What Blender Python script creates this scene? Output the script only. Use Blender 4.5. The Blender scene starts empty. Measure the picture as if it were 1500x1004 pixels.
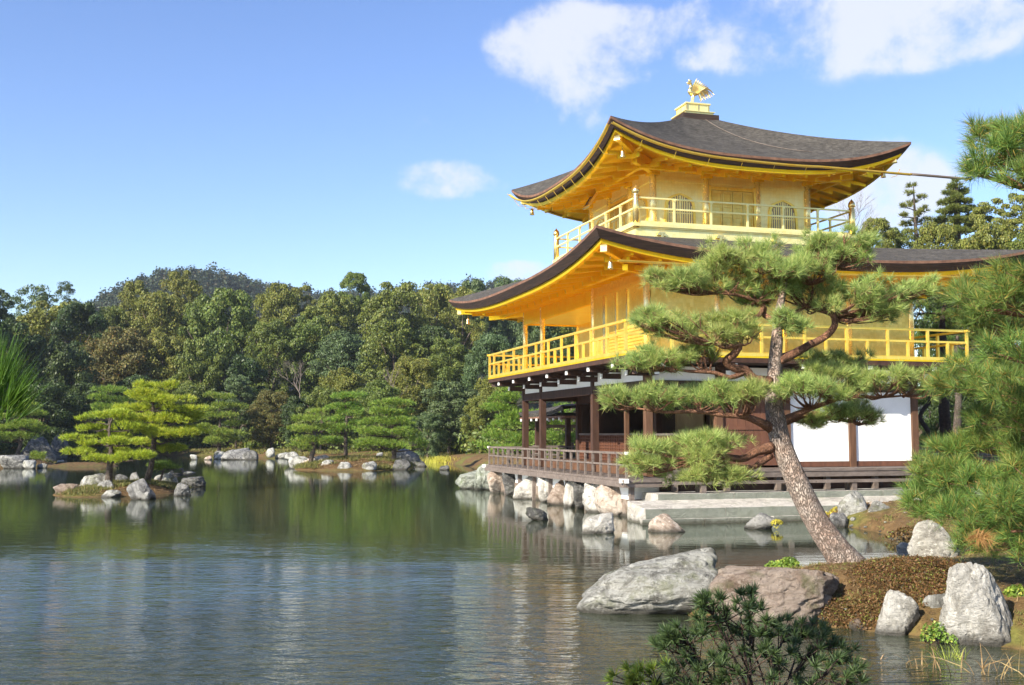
import bpy, math, random
import numpy as np
from mathutils import Vector, Matrix
R = math.radians
scn = bpy.context.scene
COL = scn.collection

# ------------------------------------------------------------------ camera
F, PIT, HC = 1611.7, 0.0824, 2.2
cam_d = bpy.data.cameras.new('camera')
cam_d.sensor_width = 36.0
cam_d.lens = F / 1500 * 36
cam_d.clip_start = 0.05
cam_d.clip_end = 12000
cam = bpy.data.objects.new('camera', cam_d)
cam.location = (0, 0, HC)
cam.rotation_euler = (math.pi / 2 + PIT, 0, 0)
COL.objects.link(cam)
scn.camera = cam

# ------------------------------------------------------------------ sun, sky, exposure
SUN_EL = R(31)
SUN_H = (-0.702, -0.712)                      # towards the sun, on the ground
SUN_AZ = math.atan2(SUN_H[0], SUN_H[1])       # clockwise from +Y
sun_d = bpy.data.lights.new('sun', 'SUN')
sun_d.energy = 5.0
sun_d.angle = R(0.53)
sun_d.color = (1.0, 0.93, 0.80)
sun = bpy.data.objects.new('sun', sun_d)
sv = Vector((SUN_H[0] * math.cos(SUN_EL), SUN_H[1] * math.cos(SUN_EL), math.sin(SUN_EL)))
sun.rotation_euler = sv.to_track_quat('Z', 'Y').to_euler()
sun.location = (-40, -30, 60)
COL.objects.link(sun)

scn.view_settings.view_transform = 'Standard'
scn.view_settings.look = 'None'
scn.view_settings.exposure = 1.2
scn.view_settings.gamma = 1.0
scn.cycles.max_bounces = 9
scn.cycles.diffuse_bounces = 4
scn.cycles.glossy_bounces = 4
scn.cycles.transmission_bounces = 4
scn.cycles.transparent_max_bounces = 8
scn.cycles.sample_clamp_indirect = 6.0
scn.cycles.use_adaptive_sampling = True
scn.cycles.adaptive_threshold = 0.02


def ray(px, py):
    x = (px - 750) / F
    y = (502 - py) / F
    c, s = math.cos(PIT), math.sin(PIT)
    return Vector((x, c - y * s, s + y * c))


def P(px, py, Y):
    """point seen at (px, py) of the photograph at the distance Y in front of the camera"""
    r = ray(px, py)
    return Vector((r.x * Y / r.y, Y, HC + r.z * Y / r.y))


def W(px, py, z=0.0):
    """point seen at (px, py) on the level z"""
    r = ray(px, py)
    t = (z - HC) / r.z
    return Vector((r.x * t, r.y * t, z))


world = bpy.data.worlds.new('World')
scn.world = world
world.use_nodes = True
wn, wl = world.node_tree.nodes, world.node_tree.links
wn.clear()
w_out = wn.new('ShaderNodeOutputWorld')
w_bg = wn.new('ShaderNodeBackground')
w_bg.inputs['Strength'].default_value = 0.101
sky = wn.new('ShaderNodeTexSky')
sky.sky_type = 'NISHITA'
sky.sun_disc = False
sky.sun_elevation = SUN_EL
sky.sun_rotation = SUN_AZ
sky.altitude = 100
sky.air_density = 1.0
sky.dust_density = 0.3
sky.ozone_density = 2.6
wl.new(w_bg.outputs[0], w_out.inputs[0])


def w_math(op, a, b=None, clamp=False):
    n = wn.new('ShaderNodeMath')
    n.operation = op
    n.use_clamp = clamp
    for i, v in enumerate((a, b)):
        if v is None:
            continue
        if isinstance(v, (int, float)):
            n.inputs[i].default_value = v
        else:
            wl.new(v, n.inputs[i])
    return n.outputs[0]


def w_dot(vec_socket, v):
    n = wn.new('ShaderNodeVectorMath')
    n.operation = 'DOT_PRODUCT'
    wl.new(vec_socket, n.inputs[0])
    n.inputs[1].default_value = v
    return n.outputs['Value']


w_tc = wn.new('ShaderNodeTexCoord')
dirv = w_tc.outputs['Generated']
nz = wn.new('ShaderNodeTexNoise')
nz.inputs['Scale'].default_value = 12.0
nz.inputs['Distortion'].default_value = .15
nz.inputs['Detail'].default_value = 9.0
nz.inputs['Roughness'].default_value = 0.62
wl.new(dirv, nz.inputs['Vector'])
nz2 = wn.new('ShaderNodeTexNoise')
nz2.inputs['Scale'].default_value = 3.2
nz2.inputs['Detail'].default_value = 6.0
wl.new(dirv, nz2.inputs['Vector'])
# drifting cumulus: direction in the sky (degrees right of north-west axis, degrees up), size, density
CLOUDS = [(835, 75, 175, 82, 1.0), (1245, 40, 260, 100, 1.0), (1105, 35, 130, 75, .62), (1420, 40, 170, 75, .75), (955, 62, 115, 60, .62), (655, 262, 125, 42, .85), (1275, 285, 140, 85, 1.3),
          (755, 398, 85, 24, .85), (835, 172, 95, 50, .58), (628, 182, 55, 28, .42), (1010, 30, 300, 130, .16),
          (2300, 200, 500, 160, .9), (-900, 150, 420, 120, .7), (-400, 300, 300, 60, .5)]
cover = None
for (cx, cy, rx, ry, dens) in CLOUDS:
    az = math.atan2(cx - 750, F)
    el = PIT + math.atan2(502 - cy, math.hypot(F, cx - 750))
    d = Vector((math.sin(az) * math.cos(el), math.cos(az) * math.cos(el), math.sin(el)))
    rt = Vector((math.cos(az), -math.sin(az), 0))
    up = rt.cross(d)
    kx, ky = F / rx, F / ry
    dx = w_dot(dirv, rt * kx)
    dy = w_dot(dirv, up * ky)
    fr = w_math('GREATER_THAN', w_dot(dirv, d), 0.0)
    r2 = w_math('ADD', w_math('MULTIPLY', dx, dx), w_math('MULTIPLY', dy, dy))
    r1 = w_math('SQRT', r2)
    e = w_math('MULTIPLY', w_math('SUBTRACT', 1.0, r1), dens * 1.0)
    m = w_math('MULTIPLY', w_math('MAXIMUM', e, 0.0), fr)
    cover = m if cover is None else w_math('ADD', cover, m)
nsum = w_math('ADD', w_math('MULTIPLY', w_math('SUBTRACT', nz.outputs['Fac'], 0.5), 2.3),
              w_math('MULTIPLY', w_math('SUBTRACT', nz2.outputs['Fac'], 0.5), 1.3))
inside = w_math('MULTIPLY', cover, 3.2, True)
cl = w_math('MULTIPLY', w_math('ADD', w_math('SUBTRACT', w_math('MINIMUM', w_math('MULTIPLY', cover, 1.75), .80), .20), w_math('MULTIPLY', nsum, 1.65)), inside)
ramp = wn.new('ShaderNodeValToRGB')
ramp.color_ramp.elements[0].position = 0.03
ramp.color_ramp.elements[1].position = 1.0
ramp.color_ramp.interpolation = 'EASE'
wl.new(cl, ramp.inputs['Fac'])
mixw = wn.new('ShaderNodeMix')
mixw.data_type = 'RGBA'
wl.new(w_math('MULTIPLY', ramp.outputs['Color'], 0.82), mixw.inputs['Factor'])
w_hs = wn.new('ShaderNodeHueSaturation')
w_hs.inputs['Saturation'].default_value = 1.12
w_hs.inputs['Hue'].default_value = .513
wl.new(sky.outputs[0], w_hs.inputs['Color'])
wl.new(w_hs.outputs[0], mixw.inputs['A'])
CLOUD_COLOR = (4.1, 4.2, 4.5, 1)
mixw.inputs['B'].default_value = CLOUD_COLOR
wl.new(mixw.outputs['Result'], w_bg.inputs['Color'])

# ------------------------------------------------------------------ materials


class NM:
    """small helper round a node material"""

    def __init__(self, name):
        self.m = bpy.data.materials.new(name)
        self.m.use_nodes = True
        self.n, self.l = self.m.node_tree.nodes, self.m.node_tree.links
        self.n.clear()
        self.out = self.n.new('ShaderNodeOutputMaterial')

    def node(self, kind, **kw):
        x = self.n.new('ShaderNode' + kind)
        for k, v in kw.items():
            setattr(x, k, v)
        return x

    def set(self, sock, v):
        if hasattr(v, 'is_output') or isinstance(v, bpy.types.NodeSocket):
            self.l.new(v, sock)
        else:
            sock.default_value = v

    def noise(self, scale, detail=4, rough=.55, vec=None, dist=0.0, stretch=None):
        t = self.node('TexNoise')
        t.inputs['Scale'].default_value = scale
        t.inputs['Detail'].default_value = detail
        t.inputs['Roughness'].default_value = rough
        t.inputs['Distortion'].default_value = dist
        if vec is None:
            vec = self.node('TexCoord').outputs['Object']
        if stretch:
            mp = self.node('Mapping')
            mp.inputs['Scale'].default_value = stretch
            self.l.new(vec, mp.inputs['Vector'])
            vec = mp.outputs['Vector']
        self.l.new(vec, t.inputs['Vector'])
        return t.outputs['Fac']

    def ramp(self, fac, stops, interp='LINEAR'):
        r = self.node('ValToRGB')
        cr = r.color_ramp
        cr.interpolation = interp
        while len(cr.elements) < len(stops):
            cr.elements.new(0.5)
        for e, (p, c) in zip(cr.elements, stops):
            e.position = p
            e.color = (*c, 1) if len(c) == 3 else c
        self.l.new(fac, r.inputs['Fac'])
        return r.outputs['Color']

    def mix(self, fac, a, b, blend='MIX'):
        x = self.node('Mix', data_type='RGBA', blend_type=blend)
        self.set(x.inputs['Factor'], fac)
        for s, v in (('A', a), ('B', b)):
            if isinstance(v, tuple):
                v = (*v, 1) if len(v) == 3 else v
            self.set(x.inputs[s], v)
        return x.outputs['Result']

    def math(self, op, a, b=0.0, clamp=False):
        x = self.node('Math', operation=op, use_clamp=clamp)
        self.set(x.inputs[0], a)
        self.set(x.inputs[1], b)
        return x.outputs[0]

    def bump(self, h, strength=.3, dist=.02, normal=None):
        b = self.node('Bump')
        b.inputs['Strength'].default_value = strength
        b.inputs['Distance'].default_value = dist
        self.l.new(h, b.inputs['Height'])
        if normal is not None:
            self.l.new(normal, b.inputs['Normal'])
        return b.outputs['Normal']

    def principled(self, color, rough=.6, metal=0.0, normal=None, spec=.5):
        p = self.node('BsdfPrincipled')
        if isinstance(color, tuple):
            color = (*color, 1) if len(color) == 3 else color
        self.set(p.inputs['Base Color'], color)
        self.set(p.inputs['Roughness'], rough)
        self.set(p.inputs['Metallic'], metal)
        p.inputs['Specular IOR Level'].default_value = spec
        if normal is not None:
            self.l.new(normal, p.inputs['Normal'])
        self.l.new(p.outputs[0], self.out.inputs['Surface'])
        return p


def mat_noise(name, stops, scale=3, detail=6, rough=.7, metal=0.0, bump=.25, bscale=None, bdist=.02, stretch=None, spec=.4, isl=0.0):
    a = NM(name)
    f = a.noise(scale, detail, .6, stretch=stretch)
    c = a.ramp(f, stops)
    if isl:
        g = a.node('NewGeometry')
        v = a.math('ADD', a.math('MULTIPLY', g.outputs['Random Per Island'], isl), 1 - isl / 2)
        hsv = a.node('HueSaturation')
        a.l.new(v, hsv.inputs['Value'])
        a.l.new(c, hsv.inputs['Color'])
        c = hsv.outputs['Color']
    nrm = None
    if bump:
        h = a.noise(bscale or scale * 4, 6, .65, stretch=stretch)
        nrm = a.bump(h, bump, bdist)
    a.principled(c, rough, metal, nrm, spec)
    return a.m


def mat_leaf(name, dark, light, tint=None, trans=.35, rough=.55, spread=.5, bulk=.35):
    """foliage: each leaf its own tone, light passing through it"""
    a = NM(name)
    g = a.node('NewGeometry')
    rnd = g.outputs['Random Per Island']
    stops = [(0.0, dark), (1.0, light)] if tint is None else [(0.0, dark), (.86, light), (.93, tint), (1.0, tint)]
    c = a.ramp(rnd, stops)
    big = a.noise(bulk, 3)                                   # whole sprays that differ in tone
    hs = a.node('HueSaturation')
    a.l.new(c, hs.inputs['Color'])
    a.l.new(a.math('ADD', a.math('MULTIPLY', big, spread * 2), 1 - spread), hs.inputs['Value'])
    oi = a.node('ObjectInfo')
    a.l.new(a.math('ADD', a.math('MULTIPLY', oi.outputs['Random'], .026), .487), hs.inputs['Hue'])
    c = hs.outputs['Color']
    d = a.node('BsdfPrincipled')
    a.l.new(c, d.inputs['Base Color'])
    d.inputs['Roughness'].default_value = rough
    d.inputs['Specular IOR Level'].default_value = .35
    t = a.node('BsdfTranslucent')
    hs2 = a.node('HueSaturation')
    hs2.inputs['Value'].default_value = 1.35
    hs2.inputs['Hue'].default_value = .49
    a.l.new(c, hs2.inputs['Color'])
    a.l.new(hs2.outputs['Color'], t.inputs['Color'])
    mx = a.node('MixShader')
    mx.inputs[0].default_value = trans
    a.l.new(d.outputs[0], mx.inputs[1])
    a.l.new(t.outputs[0], mx.inputs[2])
    a.l.new(mx.outputs[0], a.out.inputs['Surface'])
    return a.m


def mat_gold(name, base, deep, rough=.34, metal=.82, bump=.05):
    """gold leaf over lacquer: small square leaves, slightly uneven polish"""
    a = NM(name)
    tc = a.node('TexCoord').outputs['Object']
    f = a.noise(2.2, 5, .6, tc)
    br = a.node('TexVoronoi', feature='F1', distance='CHEBYCHEV')
    br.inputs['Scale'].default_value = 9.0
    br.inputs['Randomness'].default_value = .12
    a.l.new(tc, br.inputs['Vector'])
    f2 = a.math('ADD', a.math('MULTIPLY', f, .8), a.math('MULTIPLY', br.outputs['Color'], .25))
    seam = a.node('TexVoronoi', feature='DISTANCE_TO_EDGE')
    seam.inputs['Scale'].default_value = 9.0
    seam.inputs['Randomness'].default_value = .12
    a.l.new(tc, seam.inputs['Vector'])
    worn = a.noise(1.3, 7, .7, tc, .8)
    c = a.ramp(f2, [(.30, deep), (.72, base)])
    c = a.mix(a.math('MULTIPLY', a.ramp(seam.outputs['Distance'], [(.0, (1, 1, 1)), (.06, (0, 0, 0))]), .22), c, tuple(q * .55 for q in deep))
    c = a.mix(a.math('MULTIPLY', a.ramp(worn, [(.52, (0, 0, 0)), (.70, (1, 1, 1))]), .30), c, tuple(q * .72 for q in deep))
    rr = a.math('ADD', a.math('MULTIPLY', a.noise(6, 4, .6, tc), .22), rough - .11)
    nrm = a.bump(a.noise(14, 5, .6, tc), bump, .01)
    a.principled(c, rr, metal, nrm, 0.0)
    return a.m


def mat_rock(name, dark, mid, pale, moss=None, stain=(.05, .045, .035), scale=2.0, side=None):
    a = NM(name)
    tc = a.node('NewGeometry').outputs['Position']
    f = a.noise(scale, 9, .68, tc, 1.2)
    c = a.ramp(f, [(.34, dark), (.46, mid), (.56, pale), (.70, mid), (.85, tuple(q * .7 for q in mid))])
    spots = a.noise(scale * 6, 5, .7, tc)
    c = a.mix(a.ramp(spots, [(.56, (0, 0, 0)), (.66, (1, 1, 1))]), c, tuple(min(1, p * 1.25) for p in pale))
    crack = a.noise(scale * 2.3, 8, .75, tc, 2.5, (1, 1, 2.4))
    c = a.mix(a.math('MULTIPLY', a.ramp(crack, [(.36, (1, 1, 1)), (.44, (0, 0, 0))]), .7), c, tuple(d * .55 for d in dark))
    if moss:
        mm = a.noise(scale * 1.4, 5, .6, tc)
        c = a.mix(a.ramp(mm, [(.55, (0, 0, 0)), (.68, (.75, .75, .75))]), c, moss)
    geo = a.node('NewGeometry')
    if side:                                                  # faces turned to the viewer are mixed darker and greener
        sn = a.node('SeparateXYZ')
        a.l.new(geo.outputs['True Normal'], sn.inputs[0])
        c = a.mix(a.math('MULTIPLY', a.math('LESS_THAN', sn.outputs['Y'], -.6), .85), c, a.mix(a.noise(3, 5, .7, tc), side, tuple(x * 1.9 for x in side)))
    # wet band at the water line (world height)
    sp = a.node('SeparateXYZ')
    a.l.new(geo.outputs['Position'], sp.inputs[0])
    wz = a.math('ADD', sp.outputs['Z'], a.math('MULTIPLY', a.math('SUBTRACT', a.noise(5, 3, .5, tc), .5), .12))
    wet = a.ramp(wz, [(.03, (.9, .9, .9)), (.10, (.25, .25, .25)), (.16, (0, 0, 0))])
    c = a.mix(wet, c, stain)
    h = a.math('ADD', a.noise(scale * 3, 10, .75, tc, .6), a.math('MULTIPLY', crack, .8))
    nrm = a.bump(h, 1.0, .10)
    a.principled(c, .82, 0, nrm, .3)
    return a.m


def mat_bark(name, dark, mid, red, scale=6):
    a = NM(name)
    tc = a.node('TexCoord').outputs['Object']
    v = a.node('TexVoronoi', feature='DISTANCE_TO_EDGE')
    mp = a.node('Mapping')
    mp.inputs['Scale'].default_value = (1, 1, .36)
    a.l.new(tc, mp.inputs['Vector'])
    nd = a.node('TexNoise')
    nd.inputs['Scale'].default_value = scale * .9
    nd.inputs['Detail'].default_value = 4
    a.l.new(mp.outputs[0], nd.inputs['Vector'])
    vm = a.node('VectorMath', operation='ADD')
    sc = a.node('VectorMath', operation='SCALE')
    sc.inputs['Scale'].default_value = .5
    a.l.new(nd.outputs['Color'], sc.inputs[0])
    a.l.new(mp.outputs[0], vm.inputs[0])
    a.l.new(sc.outputs[0], vm.inputs[1])
    a.l.new(vm.outputs[0], v.inputs['Vector'])
    v.inputs['Scale'].default_value = scale * 4.4
    edge = a.ramp(v.outputs['Distance'], [(.02, (0, 0, 0)), (.16, (1, 1, 1))])
    c0 = a.ramp(a.noise(scale * .8, 7, .65, tc), [(.35, mid), (.6, red)])
    pale = a.noise(scale * 3, 5, .7, tc)
    c0 = a.mix(a.ramp(pale, [(.52, (0, 0, 0)), (.68, (.8, .8, .8))]), c0, tuple(min(1, x * 1.7) for x in mid))
    c = a.mix(a.math('ADD', a.math('MULTIPLY', a.math('MULTIPLY', edge, a.ramp(a.noise(scale * 2, 6, .7, tc), [(.3, (.3, .3, .3)), (.6, (1, 1, 1))])), .85), .15), dark, c0)
    nrm = a.bump(a.math('ADD', edge, a.math('MULTIPLY', pale, .8)), .9, .022)
    a.principled(c, .85, 0, nrm, .25)
    return a.m


def mat_wood(name, dark, light, grain=(1, 1, 1), rough=.65, scale=8):
    a = NM(name)
    tc = a.node('TexCoord').outputs['Object']
    f = a.noise(scale, 6, .65, tc, .4, grain)
    g = a.noise(1.1, 3, .5, tc)
    c = a.ramp(a.math('ADD', a.math('MULTIPLY', f, .75), a.math('MULTIPLY', g, .25)), [(.32, dark), (.68, light)])
    nrm = a.bump(f, .2, .008)
    a.principled(c, rough, 0, nrm, .35)
    return a.m


M = {}
M['gold_wall'] = mat_gold('gold_leaf_wall', (.86, .66, .20), (.72, .50, .11), .34, .82)
M['gold'] = mat_gold('gold_leaf', (1.0, .77, .19), (1.0, .66, .10), .32, .70)
M['gold_deep'] = mat_gold('gold_leaf_warm', (1.0, .72, .045), (1.0, .61, .018), .34, .64)
M['gold_bright'] = mat_gold('gold_fittings', (1.0, .80, .36), (1.0, .70, .24), .22, .9)
M['gold_pale'] = mat_gold('gold_leaf_pale', (1.0, .90, .44), (.96, .79, .28), .36, .58)
M['gold_column'] = mat_gold('gold_columns', (1.0, .90, .50), (1.0, .82, .34), .26, .55)
M['wood_dark'] = mat_wood('dark_timber', (.028, .014, .009), (.075, .036, .022), (1, 1, .25))
M['wood_brown'] = mat_wood('brown_timber', (.060, .030, .016), (.145, .072, .038), (1, 1, .2))
M['wood_red'] = mat_wood('red_brown_timber', (.075, .031, .018), (.155, .066, .037), (1, 1, .2))
M['wood_grey'] = mat_wood('weathered_timber', (.075, .058, .048), (.20, .16, .135), (.3, 1, 1))
M['plaster'] = mat_noise('white_plaster', [(.3, (.78, .77, .74)), (.7, (.86, .85, .83))], 2, 4, .8, 0, .08)
M['white_metal'] = mat_noise('white_caps', [(.3, (.75, .74, .7)), (.7, (.85, .84, .8))], 5, 3, .5, 0, .05)
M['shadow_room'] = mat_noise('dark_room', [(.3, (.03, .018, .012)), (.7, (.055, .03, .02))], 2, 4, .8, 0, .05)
M['paper'] = mat_noise('beige_sliding_doors', [(.3, (.25, .18, .1)), (.7, (.36, .27, .16))], 1.5, 4, .75, 0, .05)


def mat_shingle():
    a = NM('bark_shingles')
    tc = a.node('TexCoord').outputs['Object']
    f = a.noise(2.0, 6, .65, tc)
    fine = a.noise(6, 8, .75, tc, .3, (1, 1, 6.0))
    c = a.ramp(a.math('ADD', a.math('MULTIPLY', f, .2), a.math('MULTIPLY', fine, .8)),
               [(.36, (.016, .014, .012)), (.48, (.058, .052, .045)), (.58, (.135, .122, .104)), (.70, (.066, .054, .042))])
    wv = a.node('TexWave', wave_type='BANDS', bands_direction='Z')
    wv.inputs['Scale'].default_value = 7.5
    wv.inputs['Distortion'].default_value = 5
    wv.inputs['Detail'].default_value = 4
    wv.inputs['Detail Scale'].default_value = 3
    a.l.new(tc, wv.inputs['Vector'])
    c = a.mix(.15, c, (.085, .078, .068))
    c = a.mix(a.math('MULTIPLY', a.ramp(wv.outputs['Fac'], [(.0, (1, 1, 1)), (.22, (0, 0, 0))]), .45), c, (.028, .025, .022))
    nrm = a.bump(a.math('ADD', fine, a.math('MULTIPLY', wv.outputs['Fac'], .5)), .7, .05)
    a.principled(c, .88, 0, nrm, .2)
    return a.m


M['shingle'] = mat_shingle()
M['eave_dark'] = mat_noise('dark_layered_bark', [(.35, (.018, .012, .010)), (.65, (.055, .030, .020))], 4, 6, .8, 0, .5, 30, .02, (.3, .3, 9))
M['eave_brown'] = mat_noise('brown_bark_edge', [(.35, (.10, .050, .032)), (.65, (.20, .105, .066))], 5, 6, .8, 0, .4, 22, .02)
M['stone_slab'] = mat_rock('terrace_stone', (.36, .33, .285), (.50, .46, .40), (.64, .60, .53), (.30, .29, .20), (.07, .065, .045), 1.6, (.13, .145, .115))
M['rock_grey'] = mat_rock('grey_rock', (.070, .068, .065), (.165, .16, .15), (.33, .32, .295), None)
M['rock_pale'] = mat_rock('pale_lichen_rock', (.095, .09, .078), (.225, .218, .19), (.45, .44, .40), (.17, .18, .09))
M['rock_white'] = mat_rock('white_rock', (.22, .20, .17), (.42, .395, .345), (.62, .59, .53), None)
M['rock_pink'] = mat_rock('pinkish_rock', (.22, .155, .115), (.42, .325, .25), (.60, .52, .44), None)
M['rock_brown'] = mat_rock('brown_boulder', (.13, .085, .06), (.24, .175, .13), (.36, .29, .235), (.12, .12, .05))
M['rock_dark'] = mat_rock('dark_rock', (.035, .034, .032), (.085, .082, .076), (.18, .175, .16), (.05, .06, .03))
M['rock_green'] = mat_rock('greenish_rock', (.11, .115, .09), (.22, .235, .19), (.40, .42, .36), (.10, .13, .05))
M['bark_pine'] = mat_bark('red_pine_bark', (.10, .076, .062), (.41, .345, .295), (.35, .245, .19), 6)
M['bark_red'] = mat_bark('red_pine_limb', (.085, .042, .026), (.36, .185, .115), (.42, .20, .11), 9)
M['bark_grey'] = mat_bark('grey_bark', (.05, .04, .032), (.17, .14, .115), (.13, .09, .065), 5)
M['bark_dark'] = mat_bark('dark_bark', (.02, .015, .012), (.07, .05, .038), (.09, .055, .035), 6)
M['twig'] = mat_noise('grey_twigs', [(.3, (.10, .08, .065)), (.7, (.21, .17, .145))], 6, 4, .85, 0, 0)
M['needle'] = mat_leaf('pine_needles', (.120, .180, .045), (.43, .53, .155), (.54, .50, .17), .34, .5, .35, 2.2)
M['needle_right'] = mat_leaf('pine_needles_mixed', (.038, .085, .018), (.215, .325, .070), (.42, .29, .07), .34, .5, .40, 1.8)
M['needle_yellow'] = mat_leaf('yellow_pine_needles', (.16, .225, .014), (.41, .51, .050), (.58, .54, .06), .30, .5, .35, 1.2)
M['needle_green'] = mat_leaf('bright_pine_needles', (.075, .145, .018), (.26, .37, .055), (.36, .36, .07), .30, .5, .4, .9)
M['needle_dark'] = mat_leaf('dark_pine_needles', (.022, .050, .017), (.080, .130, .042), None, .22, .5, .35, 2.0)  # shade over the dwarf pine, put into a darker needle colour
M['needle_dead'] = mat_leaf('dead_pine_needles', (.20, .09, .03), (.42, .22, .08), None, .2, .6, .2)
M['leaf_olive'] = mat_leaf('olive_leaves', (.060, .076, .013), (.225, .250, .046), (.27, .24, .05), .30, .55, .5, 5)
M['leaf_green'] = mat_leaf('green_leaves', (.044, .072, .013), (.180, .225, .042), (.20, .21, .045), .30, .5, .45, 5)
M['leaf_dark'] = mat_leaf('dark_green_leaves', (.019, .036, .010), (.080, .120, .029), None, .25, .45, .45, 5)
M['leaf_blue'] = mat_leaf('blue_green_leaves', (.034, .064, .020), (.140, .190, .070), None, .25, .5, .4, 5)
M['leaf_rust'] = mat_leaf('rusty_leaves', (.050, .056, .013), (.175, .168, .045), (.22, .15, .04), .3, .6, .4, 5)
M['leaf_far'] = mat_leaf('far_forest_leaves', (.012, .023, .013), (.050, .070, .030), (.085, .066, .030), .25, .6, .45, .05)
M['leaf_shrub'] = mat_leaf('fresh_shrub_leaves', (.08, .15, .02), (.30, .40, .07), (.42, .40, .08), .35, .45, .3, 2)
M['leaf_heath'] = mat_leaf('bronze_shrub_leaves', (.045, .036, .010), (.200, .110, .036), (.15, .18, .03), .25, .6, .4, 1.6)
M['grass_yellow'] = mat_leaf('yellow_grass', (.30, .28, .03), (.62, .56, .09), None, .35, .6, .3, 1)
M['grass_dry'] = mat_leaf('dry_stalks', (.16, .10, .04), (.40, .28, .13), None, .2, .7, .25, 2)
M['grass_lime'] = mat_leaf('lime_grass', (.18, .25, .03), (.42, .50, .10), None, .4, .6, .25, 1)


def mat_ground():
    a = NM('moss_and_pine_litter')
    geo = a.node('NewGeometry').outputs['Position']
    f = a.noise(.35, 6, .6, geo)
    g = a.noise(6.0, 8, .7, geo)
    h = a.noise(40, 4, .7, geo)
    litter = a.ramp(g, [(.3, (.055, .034, .016)), (.5, (.120, .072, .030)), (.7, (.20, .125, .055))])
    moss = a.ramp(g, [(.3, (.055, .062, .014)), (.7, (.165, .150, .038))])
    c = a.mix(a.ramp(f, [(.50, (0, 0, 0)), (.60, (1, 1, 1))]), litter, moss)
    sp = a.node('SeparateXYZ')
    a.l.new(geo, sp.inputs[0])
    # pond bed: silt and gravel below the water line
    bed = a.ramp(g, [(.3, (.060, .038, .015)), (.7, (.155, .100, .040))])
    c = a.mix(a.ramp(sp.outputs['Z'], [(.0, (1, 1, 1)), (.05, (0, 0, 0))]), c, bed)
    # woodland floor on the hills
    hill = a.math('MULTIPLY', a.math('SUBTRACT', sp.outputs['Z'], 2.0), .3, True)
    c = a.mix(hill, c, a.ramp(g, [(.3, (.020, .022, .010)), (.7, (.055, .050, .025))]))
    nrm = a.bump(a.math('ADD', g, a.math('MULTIPLY', h, .5)), .5, .06)
    a.principled(c, .92, 0, nrm, .2)
    return a.m


def mat_water():
    a = NM('pond_water')
    pos = a.node('NewGeometry').outputs['Position']
    sp = a.node('SeparateXYZ')
    a.l.new(pos, sp.inputs[0])
    # the breeze ruffles the open middle of the pond, the far and sheltered parts lie calm
    wind = a.noise(.10, 5, .6, pos, .5, (.6, 1.3, 1))
    ydist = a.math('ADD', sp.outputs['Y'], a.math('MULTIPLY', a.math('SUBTRACT', wind, .5), 30.0))
    calm = a.ramp(a.math('MULTIPLY', ydist, 1 / 60.0), [(.16, (1, 1, 1)), (.22, (.52, .52, .52)), (.28, (.16, .16, .16)), (.34, (.045, .045, .045)), (.44, (.014, .014, .014)), (.9, (.007, .007, .007))])
    shel = a.ramp(a.math('ADD', a.math('MULTIPLY', sp.outputs['X'], 1 / 10.0), .5), [(.45, (1, 1, 1)), (.72, (.30, .30, .30))])
    amp = a.math('MULTIPLY', calm, shel)
    w1 = a.noise(3.4, 3, .5, pos, .6, (.55, 1.35, 1))
    w2 = a.noise(11.0, 3, .55, pos, .3, (.6, 1.3, 1))
    w3 = a.noise(.9, 2, .5, pos, .3, (.5, 1.2, 1))
    h = a.math('ADD', a.math('ADD', a.math('MULTIPLY', w1, 1.0), a.math('MULTIPLY', w2, .34)), a.math('MULTIPLY', w3, .9))
    h = a.math('MULTIPLY', a.math('SUBTRACT', h, 1.12), amp)
    nrm = a.bump(h, 1.0, .17)
    murk = a.ramp(a.noise(.12, 4, .6, pos), [(.35, (.034, .043, .025)), (.65, (.046, .055, .030))])
    d = a.node('BsdfDiffuse')
    a.l.new(murk, d.inputs['Color'])
    t = a.node('BsdfTransparent')
    t.inputs['Color'].default_value = (.50, .42, .24, 1)
    mxb = a.node('MixShader')
    mxb.inputs[0].default_value = .17
    a.l.new(d.outputs[0], mxb.inputs[1])
    a.l.new(t.outputs[0], mxb.inputs[2])
    gl = a.node('BsdfGlossy')
    gl.inputs['Roughness'].default_value = .03
    gl.inputs['Color'].default_value = (.92, .95, .95, 1)
    a.l.new(nrm, gl.inputs['Normal'])
    fr = a.node('Fresnel')
    fr.inputs['IOR'].default_value = 1.75
    a.l.new(nrm, fr.inputs['Normal'])
    mx = a.node('MixShader')
    a.l.new(a.math('MINIMUM', a.math('ADD', a.math('MULTIPLY', fr.outputs[0], 1.0), .015), 1.0), mx.inputs[0])
    a.l.new(mxb.outputs[0], mx.inputs[1])
    a.l.new(gl.outputs[0], mx.inputs[2])
    a.l.new(mx.outputs[0], a.out.inputs['Surface'])
    return a.m


M['ground'] = mat_ground()
M['water'] = mat_water()

# ------------------------------------------------------------------ mesh building


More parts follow.
